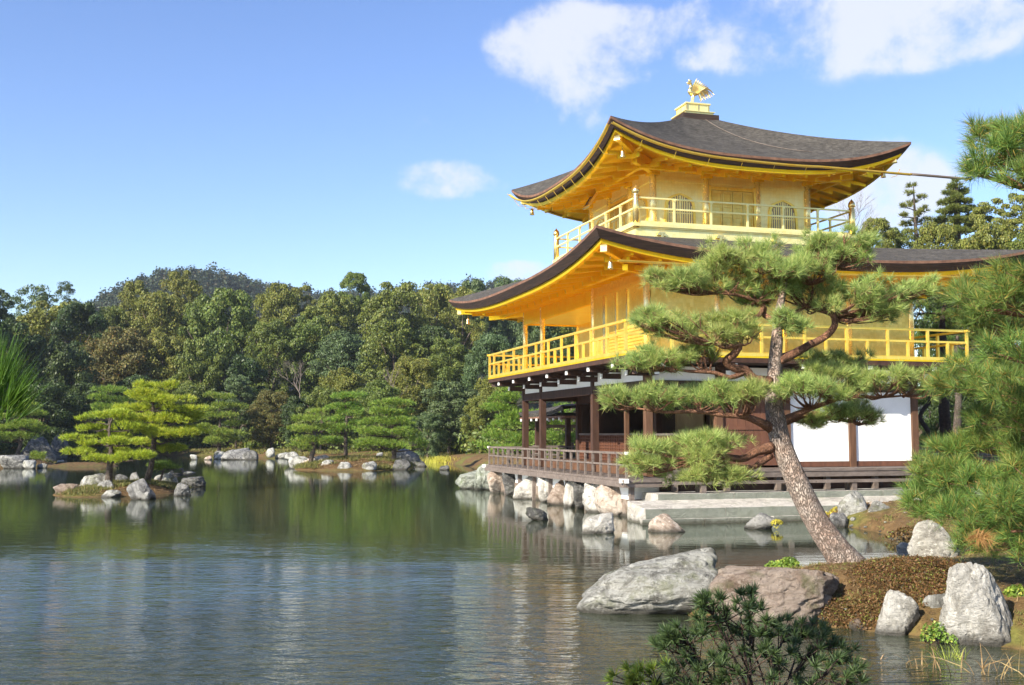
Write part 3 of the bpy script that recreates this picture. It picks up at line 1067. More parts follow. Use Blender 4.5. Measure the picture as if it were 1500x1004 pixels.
# ---- roofs
def roof(name, cu, cv, au, bv, zm, zc, iu, iv, zt, ps, pull, wall_u, wall_v, zwall, label):
    """hipped roof with swept-up corners"""
    N, T = 49, 19

    def ze(s):
        return zm + (zc - zm) * abs(s) ** 2.9

    def f(t):
        return (1 - ps) * t + ps * t * t
    corners = [(-1, -1), (1, -1), (1, 1), (-1, 1)]

    def edge(k, s, du=0.0):
        a, b = corners[k], corners[(k + 1) % 4]
        t = (s + 1) / 2
        # plan of the eaves bows in slightly along the side
        x = (a[0] + (b[0] - a[0]) * t)
        y = (a[1] + (b[1] - a[1]) * t)
        bow = pull * (1 - s * s)
        X, Y = x * (au - du), y * (bv - du)
        if abs(a[0] - b[0]) < .1:
            X -= x * bow
        else:
            Y -= y * bow
        return X, Y

    def inner(k, s):
        a, b = corners[k], corners[(k + 1) % 4]
        t = (s + 1) / 2
        return (a[0] + (b[0] - a[0]) * t) * iu, (a[1] + (b[1] - a[1]) * t) * iv
    S = np.linspace(-1, 1, N)
    top = MB()
    dark, brown, board, soff = MB(), MB(), MB(), MB()
    DZ1, DZ2, DZ3 = .075, .295, .41
    for k in range(4):
        rows = []
        for t in np.linspace(0, 1, T):
            row = []
            for s in S:
                e, i_ = edge(k, s), inner(k, s)
                z = ze(s) + (zt - ze(s)) * f(t)
                row.append((cu + e[0] + (i_[0] - e[0]) * t, cv + e[1] + (i_[1] - e[1]) * t, z))
            rows.append(row)
        top.grid(rows)

        def strip(d0, h0, d1, h1):
            r0, r1 = [], []
            for s in S:
                e0, e1 = edge(k, s, d0), edge(k, s, d1)
                r0.append((cu + e0[0], cv + e0[1], ze(s) - h0))
                r1.append((cu + e1[0], cv + e1[1], ze(s) - h1))
            return [r1, r0]
        brown.grid(strip(0, 0, .0, DZ1))
        dark.grid(strip(.0, DZ1, .14, DZ2))
        dark.grid(strip(.14, DZ2, .20, DZ2 + .002))
        board.grid(strip(.20, DZ2 - .02, .22, DZ3))
        board.grid(strip(.22, DZ3, .34, DZ3 + .005))
        # soffit: rises from the eaves board to the wall plate
        rows = []
        for t in np.linspace(0, 1, 7):
            row = []
            for s in S:
                e = edge(k, s, .30)
                a, b = corners[k], corners[(k + 1) % 4]
                tt = (s + 1) / 2
                w = ((a[0] + (b[0] - a[0]) * tt) * wall_u, (a[1] + (b[1] - a[1]) * tt) * wall_v)
                z = (ze(s) - DZ3 + .05) * (1 - t) + zwall * t
                row.append((cu + e[0] + (w[0] - e[0]) * t, cv + e[1] + (w[1] - e[1]) * t, z))
            rows.append(row)
        soff.grid(rows, flip=True)
    r = part(name, top, 'shingle', smooth=True, label=label)
    part('eave_edge', brown, 'eave_brown', r, True)
    part('eave_underlayer', dark, 'eave_dark', r, True)
    part('eave_board', board, 'gold_deep', r, True)
    part('soffit', soff, 'gold_deep', r, True)
    # rafters: a lower tier from the wall and a flying tier to the eaves
    for k in range(4):
        a, b = corners[k], corners[(k + 1) % 4]
        along_u = abs(a[0] - b[0]) > .1
        half = au if along_u else bv
        n = int(2 * half / .80)
        for i in range(1, n):
            s = -1 + 2 * i / n
            p = s * half
            wh = (wall_u if along_u else wall_v)
            ex, ey = edge(k, s, .34)
            ed = Vector((cu + ex, cv + ey, ze(s) - DZ3 - .02))
            # straight in, as far as the wall or the hip
            if along_u:
                inner_d = wall_v if abs(ex) < wall_u else wall_v + (abs(ex) - wall_u) * (bv - wall_v) / (au - wall_u)
                wl_ = Vector((cu + ex, cv + math.copysign(inner_d, ey), 0))
                run = abs(abs(ey) - inner_d)
                full = bv - wall_v
            else:
                inner_d = wall_u if abs(ey) < wall_v else wall_u + (abs(ey) - wall_v) * (au - wall_u) / (bv - wall_v)
                wl_ = Vector((cu + math.copysign(inner_d, ex), cv + ey, 0))
                run = abs(abs(ex) - inner_d)
                full = au - wall_u
            if run < .35:
                continue
            q = run / full
            wl_.z = (ed.z) * (1 - q) + (zwall - .05) * q
            mb = MB()
            m1 = wl_.lerp(ed, .62)
            mb.beam(wl_ - Vector((0, 0, .10)), m1 - Vector((0, 0, .13)), .085, .13)
            mb.beam(wl_.lerp(ed, .35) - Vector((0, 0, .01)), ed - Vector((0, 0, .0)), .08, .11)
            part('rafter', mb, 'gold_deep', r)
    # hip rafters with bright ends and hanging wind bells
    for (a, b) in corners:
        w = Vector((cu + a * wall_u, cv + b * wall_v, zwall - .12))
        e = Vector((cu + a * (au - .42), cv + b * (bv - .42), zc - DZ3 - .10))
        mid = w.lerp(e, .5) - Vector((0, 0, .10))
        mb = MB().beam(w, mid, .15, .22).beam(mid, e, .15, .20)
        mb.beam(w - Vector((0, 0, .20)), w.lerp(e, .55) - Vector((0, 0, .30)), .15, .16)
        hr = part('hip_rafter', mb, 'gold_deep', r)
        dirn = (e - w).normalized()
        part('rafter_cap', MB().beam(e - dirn * .02, e + dirn * .15, .18, .21), 'gold_bright', hr)
        bc = w.lerp(e, .90) - Vector((0, 0, .14))
        bell = MB().tube([bc, bc - Vector((0, 0, .12))], .008, 5)
        bell.lathe(bc - Vector((0, 0, .36)), [(.085, 0), (.075, .04), (.06, .14), (.055, .20), (.02, .245)], 10)
        part('wind_bell', bell, 'gold_bright', r, True)
    # straight purlin under the eaves
    mb = MB()
    gu, gv = wall_u + .75, wall_v + .75
    zz = zwall * .62 + (zm - DZ3) * .38 - .22
    mb.box(cu - gu, cu + gu, cv - gv - .06, cv - gv + .06, zz, zz + .13).box(cu - gu, cu + gu, cv + gv - .06, cv + gv + .06, zz, zz + .13)
    mb.box(cu - gu - .06, cu - gu + .06, cv - gv, cv + gv, zz + .002, zz + .132).box(cu + gu - .06, cu + gu + .06, cv - gv, cv + gv, zz + .002, zz + .132)
    part('purlin', mb, 'gold_deep', r)
    return r, edge, ze


CU, CV = 4.25, LL / 2
S3, B3 = 5.40 / 2, 5.40 / 2 + 1.07
lower_roof, edgeL, zeL = roof('lower_roof', CU, CV, NS / 2 + 2.39, LL / 2 + 2.39, 6.90, 7.42, B3 - .05, B3 - .05, 8.06, .12, .12,
                              NS / 2, LL / 2, 6.98, 'broad lower roof of dark bark shingles')
upper_roof, edgeU, zeU = roof('upper_roof', CU, CV, S3 + 2.30, S3 + 2.30, 10.42, 11.23, .52, .52, 12.84, .50, .10,
                              S3, S3, 10.62, 'steep upper roof of dark bark shingles')

# ---- third floor
mb = MB()
mb.box(CU - B3 + .06, CU + B3 - .06, CV - B3 + .06, CV + B3 - .06, 7.55, 8.30)
skirt = part('balcony_skirt', mb, 'gold_pale')
part('balcony_cornice', MB().box(CU - B3 - .03, CU + B3 + .03, CV - B3 - .03, CV + B3 + .03, 8.34, 8.44)
     .box(CU - B3 + .02, CU + B3 - .02, CV - B3 + .02, CV + B3 - .02, 8.302, 8.338), 'gold_pale', skirt)
for sgn in (-1, 1):
    for t in np.linspace(-2.9, 2.9, 4):
        for ax in (0, 1):
            mb = MB()
            for (o, w, z0, z1) in ((-.10, .05, 8.10, 8.17), (0, .10, 8.15, 8.20), (.10, .05, 8.08, 8.14), (0, .04, 8.02, 8.15)):
                p0, p1 = t + o - w, t + o + w
                e0, e1 = (B3 - .058, B3 + .04)
                if ax == 0:
                    mb.box(CU + p0, CU + p1, CV + min(sgn * e0, sgn * e1), CV + max(sgn * e0, sgn * e1), z0, z1)
                else:
                    mb.box(CU + min(sgn * e0, sgn * e1), CU + max(sgn * e0, sgn * e1), CV + p0, CV + p1, z0, z1)
            part('fitting', mb, 'gold_bright', skirt)

mb = MB()
a, b, c, d = CU - B3 + .08, CU + B3 - .08, CV - B3 + .08, CV + B3 - .08
for (z, h, w) in ((8.485, .07, .075), (8.92, .05, .045), (9.225, .045, .055)):
    mb.box(a - w / 2, a + w / 2, c, d, z - h / 2, z + h / 2)
    mb.box(b - w / 2, b + w / 2, c, d, z - h / 2, z + h / 2)
    mb.box(a, b, c - w / 2, c + w / 2, z - h / 2 - .003, z + h / 2 - .003)
    mb.box(a, b, d - w / 2, d + w / 2, z - h / 2 - .003, z + h / 2 - .003)
rl3 = part('top_railing', mb, 'gold_pale')
for i in range(1, 6):
    t = i / 6
    for (u, v) in ((a + (b - a) * t, c), (a + (b - a) * t, d), (a, c + (d - c) * t), (b, c + (d - c) * t)):
        part('railing_post', MB().box(u - .03, u + .03, v - .03, v + .03, 8.45, 9.15).box(u - .045, u + .045, v - .045, v + .045, 9.151, 9.20), 'gold_pale', rl3)
for (u, v) in ((a, c), (b, c), (b, d), (a, d)):
    part('corner_post', MB().lathe((u, v, 8.30), [(.10, 0), (.10, .98), (.085, 1.0), (.085, 1.04), (.11, 1.06), (.115, 1.12), (.09, 1.20), (.03, 1.27), (.005, 1.31)], 14),
         'gold_bright', rl3, True)

wc = [CU - S3, CU - S3 / 3, CU + S3 / 3, CU + S3]
mb = MB()
mb.box(CU - S3 + .05, CU + S3 - .05, CV - S3, CV - S3 + .10, 8.44, 10.64)
mb.box(CU - S3 + .05, CU + S3 - .05, CV + S3 - .10, CV + S3, 8.44, 10.64)
mb.box(CU - S3, CU - S3 + .10, CV - S3 + .10, CV + S3 - .10, 8.44, 10.64)
mb.box(CU + S3 - .10, CU + S3, CV - S3 + .10, CV + S3 - .10, 8.44, 10.64)
part('top_wall', mb, 'gold_pale')
pos = [-S3, -S3 / 3, S3 / 3, S3]
for p in pos:
    for q in pos:
        if max(abs(p), abs(q)) < S3 - .01:
            continue
        col = part('column', MB().tube([(CU + p, CV + q, 8.44), (CU + p, CV + q, 10.18)], .105, 14), 'gold_column', smooth=True)
        mb = MB()
        for (w, z0, z1) in ((.17, 10.18, 10.29), (.12, 10.29, 10.34)):
            mb.box(CU + p - w, CU + p + w, CV + q - w, CV + q + w, z0, z1)
        mb.box(CU + p - .42, CU + p + .42, CV + q - .06, CV + q + .06, 10.342, 10.44)
        mb.box(CU + p - .06, CU + p + .06, CV + q - .42, CV + q + .42, 10.340, 10.438)
        for (du, dv) in ((-.38, 0), (.38, 0), (0, -.38), (0, .38), (0, 0)):
            mb.box(CU + p + du - .08, CU + p + du + .08, CV + q + dv - .08, CV + q + dv + .08, 10.442, 10.54)
        part('bracket', mb, 'gold_deep')


def face_frame(k):
    """local axes of one side of the top floor: along, outward"""
    return [((1, 0), (0, -1)), ((0, -1), (-1, 0)), ((-1, 0), (0, 1)), ((0, 1), (1, 0))][k]


def side_pt(k, s, z, o):
    al, ou = face_frame(k)
    return (CU + al[0] * s + ou[0] * (S3 + o), CV + al[1] * s + ou[1] * (S3 + o), z)


def side_box(mb, k, s0, s1, z0, z1, o0, o1, mi=0):
    p, q = side_pt(k, s0, z0, o0), side_pt(k, s1, z1, o1)
    mb.box(min(p[0], q[0]), max(p[0], q[0]), min(p[1], q[1]), max(p[1], q[1]), z0, z1, mi)


M['window_dark'] = mat_noise('dark_window_grille', [(.3, (.24, .20, .18)), (.7, (.34, .29, .26))], 3, 3, .6, 0, .05)


def bell_window(k, sc):
    prof = []                                            # half outline, bell shaped
    for (w, z) in ((.46, 0), (.445, .25), (.43, .5), (.425, .62), (.40, .74), (.335, .84), (.22, .90), (.10, .945), (0, .975)):
        prof.append((w, z * 1.14))
    outl = [(w, z) for w, z in prof] + [(-w, z) for w, z in prof[::-1][1:]]
    z0 = 8.50
    pane = MB()
    pane.face([side_pt(k, sc + w, z0 + z, .012) for w, z in outl])
    o = part('window', pane, 'window_dark')
    fr = MB()
    pts_o = [(w * 1.12 + math.copysign(.03, w) * (abs(w) > .01), z + .05 * (z > .1)) for w, z in outl]
    for i in range(len(outl) - 1):
        A0, A1, B0, B1 = outl[i], outl[i + 1], pts_o[i], pts_o[i + 1]
        q = [side_pt(k, sc + w, z0 + z, .05) for w, z in (A0, A1, B1, B0)]
        fr.face(q)
        fr.face([side_pt(k, sc + A0[0], z0 + A0[1], .05), side_pt(k, sc + A0[0], z0 + A0[1], .013), side_pt(k, sc + A1[0], z0 + A1[1], .013), side_pt(k, sc + A1[0], z0 + A1[1], .05)])
        fr.face([side_pt(k, sc + B0[0], z0 + B0[1], .05), side_pt(k, sc + B1[0], z0 + B1[1], .05), side_pt(k, sc + B1[0], z0 + B1[1], .002), side_pt(k, sc + B0[0], z0 + B0[1], .002)])
    part('frame', fr, 'gold', o)
    gr = MB()
    for i in range(-5, 6):
        s = sc + i * .078
        h = .68 + .41 * (1 - (abs(i) / 5.6) ** 2.2)
        side_box(gr, k, s - .017, s + .017, z0, z0 + h, .014, .034)
    for z in (.18, .52):
        side_box(gr, k, sc - .42, sc + .42, z0 + z, z0 + z + .035, .016, .032)
    side_box(gr, k, sc - .03, sc + .03, z0, z0 + 1.09, .014, .040)
    part('grille', gr, 'gold_pale', o)


for k in range(4):
    for sgn in (-1, 1):
        bell_window(k, sgn * S3 * 2 / 3)
    for i in range(4):                                   # panelled doors in the middle bay
        w = 2 * S3 / 3 - .36
        s0 = -w / 2 + i * w / 4
        mb = MB()
        side_box(mb, k, s0 + .01, s0 + w / 4 - .01, 8.47, 9.82, .002, .022)
        for (x0, x1, z0, z1) in ((.01, .05, 8.47, 9.82), (w / 4 - .05, w / 4 - .01, 8.47, 9.82), (.05, w / 4 - .05, 9.75, 9.82),
                                 (.05, w / 4 - .05, 9.30, 9.36), (.05, w / 4 - .05, 8.98, 9.03), (.05, w / 4 - .05, 8.47, 8.55)):
            side_box(mb, k, s0 + x0, s0 + x1, z0, z1, .0225, .05)
        for j in range(7):
            x = .06 + (w / 4 - .12) * j / 6
            side_box(mb, k, s0 + x - .006, s0 + x + .006, 9.36, 9.75, .0225, .036)
        part('panel_door', mb, 'gold_wall')
    mb = MB()
    ww = 2 * S3 / 3 - .32
    side_box(mb, k, -ww / 2 - .08, -ww / 2, 8.45, 9.98, .002, .07)
    side_box(mb, k, ww / 2, ww / 2 + .08, 8.45, 9.98, .002, .07)
    side_box(mb, k, -ww / 2, ww / 2, 9.84, 9.94, .002, .06)
    part('door_frame', mb, 'gold')
    mb = MB()
    side_box(mb, k, -S3 + .1, S3 - .1, 10.02, 10.12, .002, .035)
    part('wall_rail', mb, 'gold_pale')

# name board under the south eaves
pc = Vector((CU - S3 - .95, CV, 10.02))
tilt = Matrix.Translation(pc) @ Matrix.Rotation(R(-90), 4, 'Z') @ Matrix.Rotation(R(58), 4, 'X')
mb = MB().box(-.21, .21, -.42, .42, -.02, .02)
pl = part('name_board', mb, 'eave_dark')
fr = MB().box(-.27, -.21, -.48, .48, -.03, .05).box(.21, .27, -.48, .48, -.03, .05).box(-.21, .21, .42, .48, -.03, .05).box(-.21, .21, -.48, -.42, -.03, .05)
frm = part('frame', fr, 'gold_bright', pl)
pl.matrix_local = tilt
txt = bpy.data.curves.new('lettering', 'FONT')
txt.body = '究\n竟\n頂'
txt.size = .25
txt.align_x = 'CENTER'
txt.align_y = 'CENTER'
txt.space_line = .95
txt.extrude = .006
tmp = bpy.data.objects.new('lettering_curve', txt)
COL.objects.link(tmp)
bpy.context.view_layer.update()
tme = bpy.data.meshes.new_from_object(tmp.evaluated_get(bpy.context.evaluated_depsgraph_get()))
bpy.data.objects.remove(tmp)
txo = bpy.data.objects.new('lettering', tme)
COL.objects.link(txo)
txo.parent = pl
txo.location = (0, 0, .028)
tme.materials.clear()
tme.materials.append(M['gold_bright'])
mb = MB()
for sx in (-.2, .2):
    mb.beam((CU - S3 - .02, CV + sx, 10.55), (pc.x + .05, CV + sx, 10.30), .025, .025)
part('board_hook', mb, 'gold_bright')

# finial box on the roof
mb = MB().box(CU - .66, CU + .66, CV - .66, CV + .66, 12.70, 12.93)
fb = part('finial_base', mb, 'eave_dark', upper_roof)
part('finial_box', MB().box(CU - .52, CU + .52, CV - .52, CV + .52, 12.931, 13.03).box(CU - .56, CU + .56, CV - .56, CV + .56, 13.031, 13.06)
     .box(CU - .42, CU + .42, CV - .42, CV + .42, 13.061, 13.32).box(CU - .46, CU + .46, CV - .46, CV + .46, 13.321, 13.37), 'gold_pale', upper_roof)
mb = MB()
for u in (-.42, -.02, .36):
    for v in (-.43, .385):
        mb.box(CU + u, CU + u + .06, CV + v, CV + v + .045, 13.065, 13.32)
        mb.box(CU + v, CU + v + .045, CV + u, CV + u + .06, 13.065, 13.32)
part('finial_strap', mb, 'gold_bright', upper_roof)
# lightning conductor lying on the east slope
pts = []
for t in np.linspace(1.0, .28, 14):
    s = .22 + (1 - t) * .55
    e = edgeU(0, s)
    i_ = ((-1 + (s + 1)) * .52, -.52)
    z = zeU(s) + (12.84 - zeU(s)) * (.5 * t + .5 * t * t) + .02
    pts.append((CU + e[0] + (i_[0] - e[0]) * t, CV + e[1] + (i_[1] - e[1]) * t, z))
part('conductor_strip', MB().tube(pts, .013, 6), 'wood_grey', upper_roof, True)


# gutters under the edge of the upper roof
def gutter(pts, r=.052):
    mb = MB()
    rows = []
    for i, p in enumerate(pts):
        p = Vector(p)
        d = (Vector(pts[min(i + 1, len(pts) - 1)]) - Vector(pts[max(i - 1, 0)])).normalized()
        s = d.cross(Vector((0, 0, 1))).normalized()
        rows.append([p + s * math.cos(t) * r + Vector((0, 0, math.sin(t) * r)) for t in np.linspace(math.pi, 2 * math.pi, 9)])
    mb.grid(rows)
    rows2 = [[Vector(q) + Vector((0, 0, .012)) for q in row] for row in rows]
    mb.grid(rows2, flip=True)
    return mb


ge = []
for s in np.linspace(-.985, 0.35, 20):
    e = edgeU(0, s, -.05)
    ge.append((CU + e[0], CV + e[1], zeU(s) - .17 - .10 * max(0, s + .2)))
zl = ge[-1][2]
e = edgeU(0, 1.0, -.05)
gp = [ge[-1]]
for t in np.linspace(.1, 1, 12):
    q = (ge[19][0] + t * 5.35, ge[19][1] + (CV + e[1] - ge[19][1]) * t, zl - .06 * t)
    (ge if t < .62 else gp).append(q)
g1 = part('gutter', gutter(ge), 'gold', smooth=True)
gp[0] = ge[-1]
part('gutter_pole', MB().tube(gp, .042, 8), 'wood_grey', smooth=True, label='dark gutter pole jutting out past the roof corner')
gs = []
for s in np.linspace(.985, -1.03, 26):
    e = edgeU(3, s, -.05)
    gs.append((CU + e[0], CV + e[1], zeU(s) - .19))
g2 = part('gutter', gutter(gs), 'gold', smooth=True)
gw = []
for s in np.linspace(.98, -.98, 22):
    e = edgeU(2, s, -.03)
    gw.append((CU + e[0], CV + e[1], zeU(s) - .52))
mb = MB()
for k, src in ((3, gs), ):
    for s in np.linspace(.8, -.9, 11):
        e = edgeU(3, s, -.05)
        p = Vector((CU + e[0], CV + e[1], zeU(s) - .26))
        part('gutter_hook', MB().tube([p, p + Vector((.18, 0, -.22)), p + Vector((.48, 0, -.22))], .011, 5), 'gold', g2)
for s in np.linspace(-.8, .9, 9):
    e = edgeU(0, s, -.05)
    p = Vector((CU + e[0], CV + e[1], min(zeU(s) - .26, zl + .1 if s > .4 else 99)))
    part('gutter_hook', MB().tube([p, p + Vector((0, .18, -.18)), p + Vector((0, .46, -.16))], .010, 5), 'gold', g1)
# low gutter line of the lower roof's east eaves
gl = []
for s in np.linspace(-.92, .80, 26):
    e = edgeL(0, s, .12)
    gl.append((CU + e[0], CV + e[1], min(zeL(s) - .40, 6.90 - .33)))
part('gutter', gutter(gl, .045), 'gold', smooth=True)

# ================================================================== PHOENIX on the roof
ph0 = loc2w(CU, CV, 13.37)
phx = empty('bird_statue', ph0, 'gilded phoenix statue with raised wings standing on the roof peak', 'statue', None, PA)
# local: -x is south (the bird looks south over the pond), z up
def blade(mb, pts, w, th=.014, side=(0, 1, 0)):
    """one curved feather: pts = centre line, w = half width in the middle"""
    c = curve(pts, 4)
    n = len(c)
    rt, rb = [], []
    for i in range(n):
        t = i / (n - 1)
        d = (c[min(i + 1, n - 1)] - c[max(i - 1, 0)]).normalized()
        s_ = d.cross(Vector(side)).normalized()
        o = d.cross(s_).normalized() * th
        ww = max(w * (.5 + 1.6 * t - 2.0 * t * t), .006) if t < .97 else .004
        rt.append([c[i] - s_ * ww + o * .1, c[i] + o, c[i] + s_ * ww + o * .1])
        rb.append([c[i] - s_ * ww - o * .1, c[i] - o, c[i] + s_ * ww - o * .1])
    mb.grid(rt)
    mb.grid(rb, flip=True)


mb = MB()
body = [(.24, 0, .47), (.17, 0, .46), (.09, 0, .455), (.01, 0, .465), (-.06, 0, .485), (-.10, 0, .53), (-.095, 0, .59), (-.065, 0, .66), (-.055, 0, .73), (-.065, 0, .79), (-.10, 0, .825), (-.145, 0, .825), (-.185, 0, .81), (-.22, 0, .79)]
mb.tube(body, [.02, .06, .085, .105, .10, .082, .06, .047, .045, .05, .058, .046, .024, .004], 14)
mb.build('body', 'gold_bright', phx, True)
mb = MB()
for (dx, dz) in ((.06, .075), (.085, .045), (.01, .085), (-.04, .07)):
    mb.tube([(-.10, 0, .85), (-.10 + dx * .6, 0, .865 + dz * .5), (-.10 + dx * 1.3, 0, .855 + dz)], [.020, .022, .004], 6)
mb.tube([(-.16, 0, .79), (-.165, 0, .745), (-.15, 0, .71)], [.016, .016, .005], 6)
mb.build('crest', 'gold_bright', phx, True)
for sy in (-1, 1):
    mb = MB()
    mb.tube([(.0, .05 * sy, .42), (.015, .055 * sy, .30), (-.015, .06 * sy, .16), (-.015, .06 * sy, .0)], [.060, .044, .030, .032], 8)
    for dx, dy in ((-.10, 0), (-.07, .05), (-.07, -.05), (.06, 0)):
        mb.tube([(-.015, .06 * sy, .02), (-.015 + dx, .06 * sy + dy, .008)], [.022, .006], 6)
    mb.build('leg', 'gold_bright', phx, True)
for sy in (-1, 1):
    mb = MB()
    for i in range(7):
        x0 = -.04 + .028 * i
        up = .43 - .050 * i
        blade(mb, [(x0, .085 * sy, .50 - .008 * i), (x0 + .05 + .02 * i, (.15 + .015 * i) * sy, .50 + up * .5), (x0 + .13 + .035 * i, (.20 + .02 * i) * sy, .50 + up)], .050)
    mb.build('wing', 'gold_bright', phx)
mb = MB()
for i in range(10):
    t = i / 9
    ex, ez = .80 - .50 * t, .44 - .26 * t
    yy = ((i % 3) - 1) * .07
    blade(mb, [(.17, yy * .3, .48), (.17 + (ex - .17) * .35, yy * .8, .48 + .15 * (1 - t) + .02), (.17 + (ex - .17) * .72, yy, .47 + .14 * (1 - t) - .10 * t), (ex, yy, ez)], .042)
mb.build('tail', 'gold_bright', phx)

# ================================================================== boat porch, terrace, bench
po = empty('boat_porch', loc2w(3.4, LL + 3.4), 'small open porch with a shallow bark roof built out over the pond behind the pavilion', 'porch', None, PA)
mb = MB()
rows = []
for t in np.linspace(0, 1, 6):
    rows.append([(-2.0 + 4.0 * 0 + s * 0 + (-2.0) * 0 + 2.0 * 0, 0, 0) for s in (0,)])
N = 17
for sgn in (-1, 1):
    rows = []
    for t in np.linspace(0, 1, 7):
        z = 3.02 + .42 * (.55 * t + .45 * t * t)
        rows.append([(sgn * 1.95 * (1 - t), q, z + .10 * abs(q / 2.6) ** 3 * (1 - t)) for q in np.linspace(-3.4, 2.3, N)])
    mb.grid(rows, flip=sgn > 0)
    mb.grid([[(sgn * 1.95, q, 3.02 + .10 * abs(q / 2.6) ** 3) for q in np.linspace(-3.4, 2.3, N)],
             [(sgn * 1.90, q, 2.88 + .10 * abs(q / 2.6) ** 3) for q in np.linspace(-3.4, 2.3, N)]], flip=sgn < 0)
rf = part('roof', mb, 'shingle', po)
part('eave_edge', MB().box(-1.9, 1.9, -3.38, 2.28, 2.80, 2.87), 'eave_brown', rf)
part('gable', MB().box(-.06, .06, 2.2, 2.28, 2.9, 3.4).box(-1.2, 1.2, 2.16, 2.22, 2.9, 3.1), 'plaster', po)
for (u, v) in ((-1.3, 1.7), (1.3, 1.7), (-1.3, -2.2), (1.3, -2.2)):
    part('post', MB().box(u - .09, u + .09, v - .09, v + .09, -.9, 2.8), 'wood_dark', po)
part('floor', MB().box(-1.6, 1.6, -3.0, 2.0, .95, 1.08), 'wood_grey', po)
mb = MB()
for u in (-1.45, 1.45):
    mb.beam((u, -2.4, 1.66), (u, 1.85, 1.66), .06, .06).beam((u, -2.4, 1.36), (u, 1.85, 1.36), .045, .045)
    for v in np.linspace(-2.4, 1.85, 6):
        mb.box(u - .03, u + .03, v - .03, v + .03, 1.08, 1.63)
mb.beam((-1.45, 1.86, 1.66), (1.45, 1.86, 1.66), .06, .06).beam((-1.3, 1.7, 2.5), (1.3, 1.7, 2.5), .1, .14)
part('railing', mb, 'wood_grey', po)
for u in np.linspace(-1.7, 1.7, 7):
    part('rafter_tip', MB().box(u - .04, u + .04, 2.28, 2.33, 2.70, 2.80), 'white_metal', rf)
for v in np.linspace(-3, 2, 8):
    part('rafter_tip', MB().box(-1.95, -1.90, v - .04, v + .04, 2.70, 2.80), 'white_metal', rf)

ter = empty('stone_terrace', loc2w(0, -2), 'low stone landing of broad pale slabs with a darker greenish edge at the water', 'terrace', None, PA)
rng = random.Random(4)
us = [-1.40, .75, 3.1, 5.2, 7.4, 9.6]
for i in range(5):
    u0, u1 = us[i] + .006, us[i + 1] - .006
    mb = MB()
    n = 10
    top = .365 + rng.uniform(-.008, .008)
    mb.box(u0, u1, -1.0 + rng.uniform(-.01, .01), .15, -.25, top)
    mb.v[-2:] = [(q[0], q[1], q[2] + .135) for q in mb.v[-2:]]          # the landing slopes down to the water
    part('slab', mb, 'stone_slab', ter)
us = [-1.55, .1, 2.0, 4.4, 6.6, 9.6]
for i in range(5):
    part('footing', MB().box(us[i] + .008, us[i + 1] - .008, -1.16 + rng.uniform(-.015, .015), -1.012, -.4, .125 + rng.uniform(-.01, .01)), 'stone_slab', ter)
us = [-.55, 1.6, 3.9, 6.1, 9.6]
for i in range(4):
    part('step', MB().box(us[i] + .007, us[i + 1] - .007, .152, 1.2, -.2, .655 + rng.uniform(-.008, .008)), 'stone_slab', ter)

be = empty('wooden_step', loc2w(3.0, -1.55, .663), 'long weathered wooden step bench in front of the east deck', 'bench', None, PA)
mb = MB()
for (u0, u1) in ((-3.2, 1.1), (1.11, 4.35)):
    for i in range(2):
        mb.box(u0, u1 - .01, -.22 + i * .21, -.22 + i * .21 + .2, .215, .285 - .003 * i)
part('plank', mb, 'wood_grey', be)
for u in (-2.2, .35, 2.3, 4.15):
    part('leg', MB().box(u - .07, u + .07, -.19, -.07, 0, .213).box(u - .07, u + .07, .07, .18, 0, .212), 'wood_grey', be)

# ================================================================== ROCKS
import bmesh
ICO = {}


def ico(n):
    if n not in ICO:
        bm = bmesh.new()
        bmesh.ops.create_icosphere(bm, subdivisions=n, radius=1)
        bm.verts.ensure_lookup_table()
        ICO[n] = (norm(np.array([v.co[:] for v in bm.verts])), [tuple(v.index for v in f.verts) for f in bm.faces])
        bm.free()
    return ICO[n]


def rock_shape(seed, w, d, h, n=5, peak=0.0, flat=0.0, sharp=1.0, sink=.35, lean=0.0):
    D, faces = ico(n)
    rng = np.random.default_rng(seed)
    k = 17
    N = norm(rng.normal(size=(k, 3)) * np.array([1, 1, .8]))
    N[:6] = norm(np.array([[1, .2, .15], [-1, .1, .2], [.1, 1, .2], [0, -1, .25], [.2, -.6, .8], [-.3, .2, .9]]) + rng.normal(size=(6, 3)) * .22)
    H = rng.uniform(.68, 1.0, k)
    dots = D @ N.T
    rr = np.where(dots > .08, H / np.maximum(dots, .08), 9.0)
    p = 9.0 * sharp
    r = (np.exp(-p * np.minimum(rr, 4)).sum(1))
    r = -np.log(r) / p
    r = np.clip(r, .45, 1.6)
    r *= 1 + .085 * vnoise(D, seed, 4, 2.0) + .035 * vnoise(D, seed + 7, 4, 7.0)
    ridge = np.abs(vnoise(D, seed + 13, 4, 2.6))
    r *= 1 - .08 * np.clip(.22 - ridge, 0, 1) / .22
    V = D * r[:, None]
    V -= (V.max(0) + V.min(0)) / 2
    V /= (V.max(0) - V.min(0)) / 2
    z = V[:, 2]
    if peak:
        zz = (z + 1) / 2
        V[:, 0] *= 1 - peak * zz
        V[:, 1] *= 1 - peak * zz
    V[:, 0] += lean * (z + 1) / 2
    V[:, 0] = (V[:, 0] - (V[:, 0].max() + V[:, 0].min()) / 2)
    V[:, 0] /= V[:, 0].max()
    hh = h * (1 + sink)
    return np.c_[V[:, 0] * w / 2, V[:, 1] * d / 2, (V[:, 2] + 1) / 2 * hh - h * sink], faces


RSEED = [100]


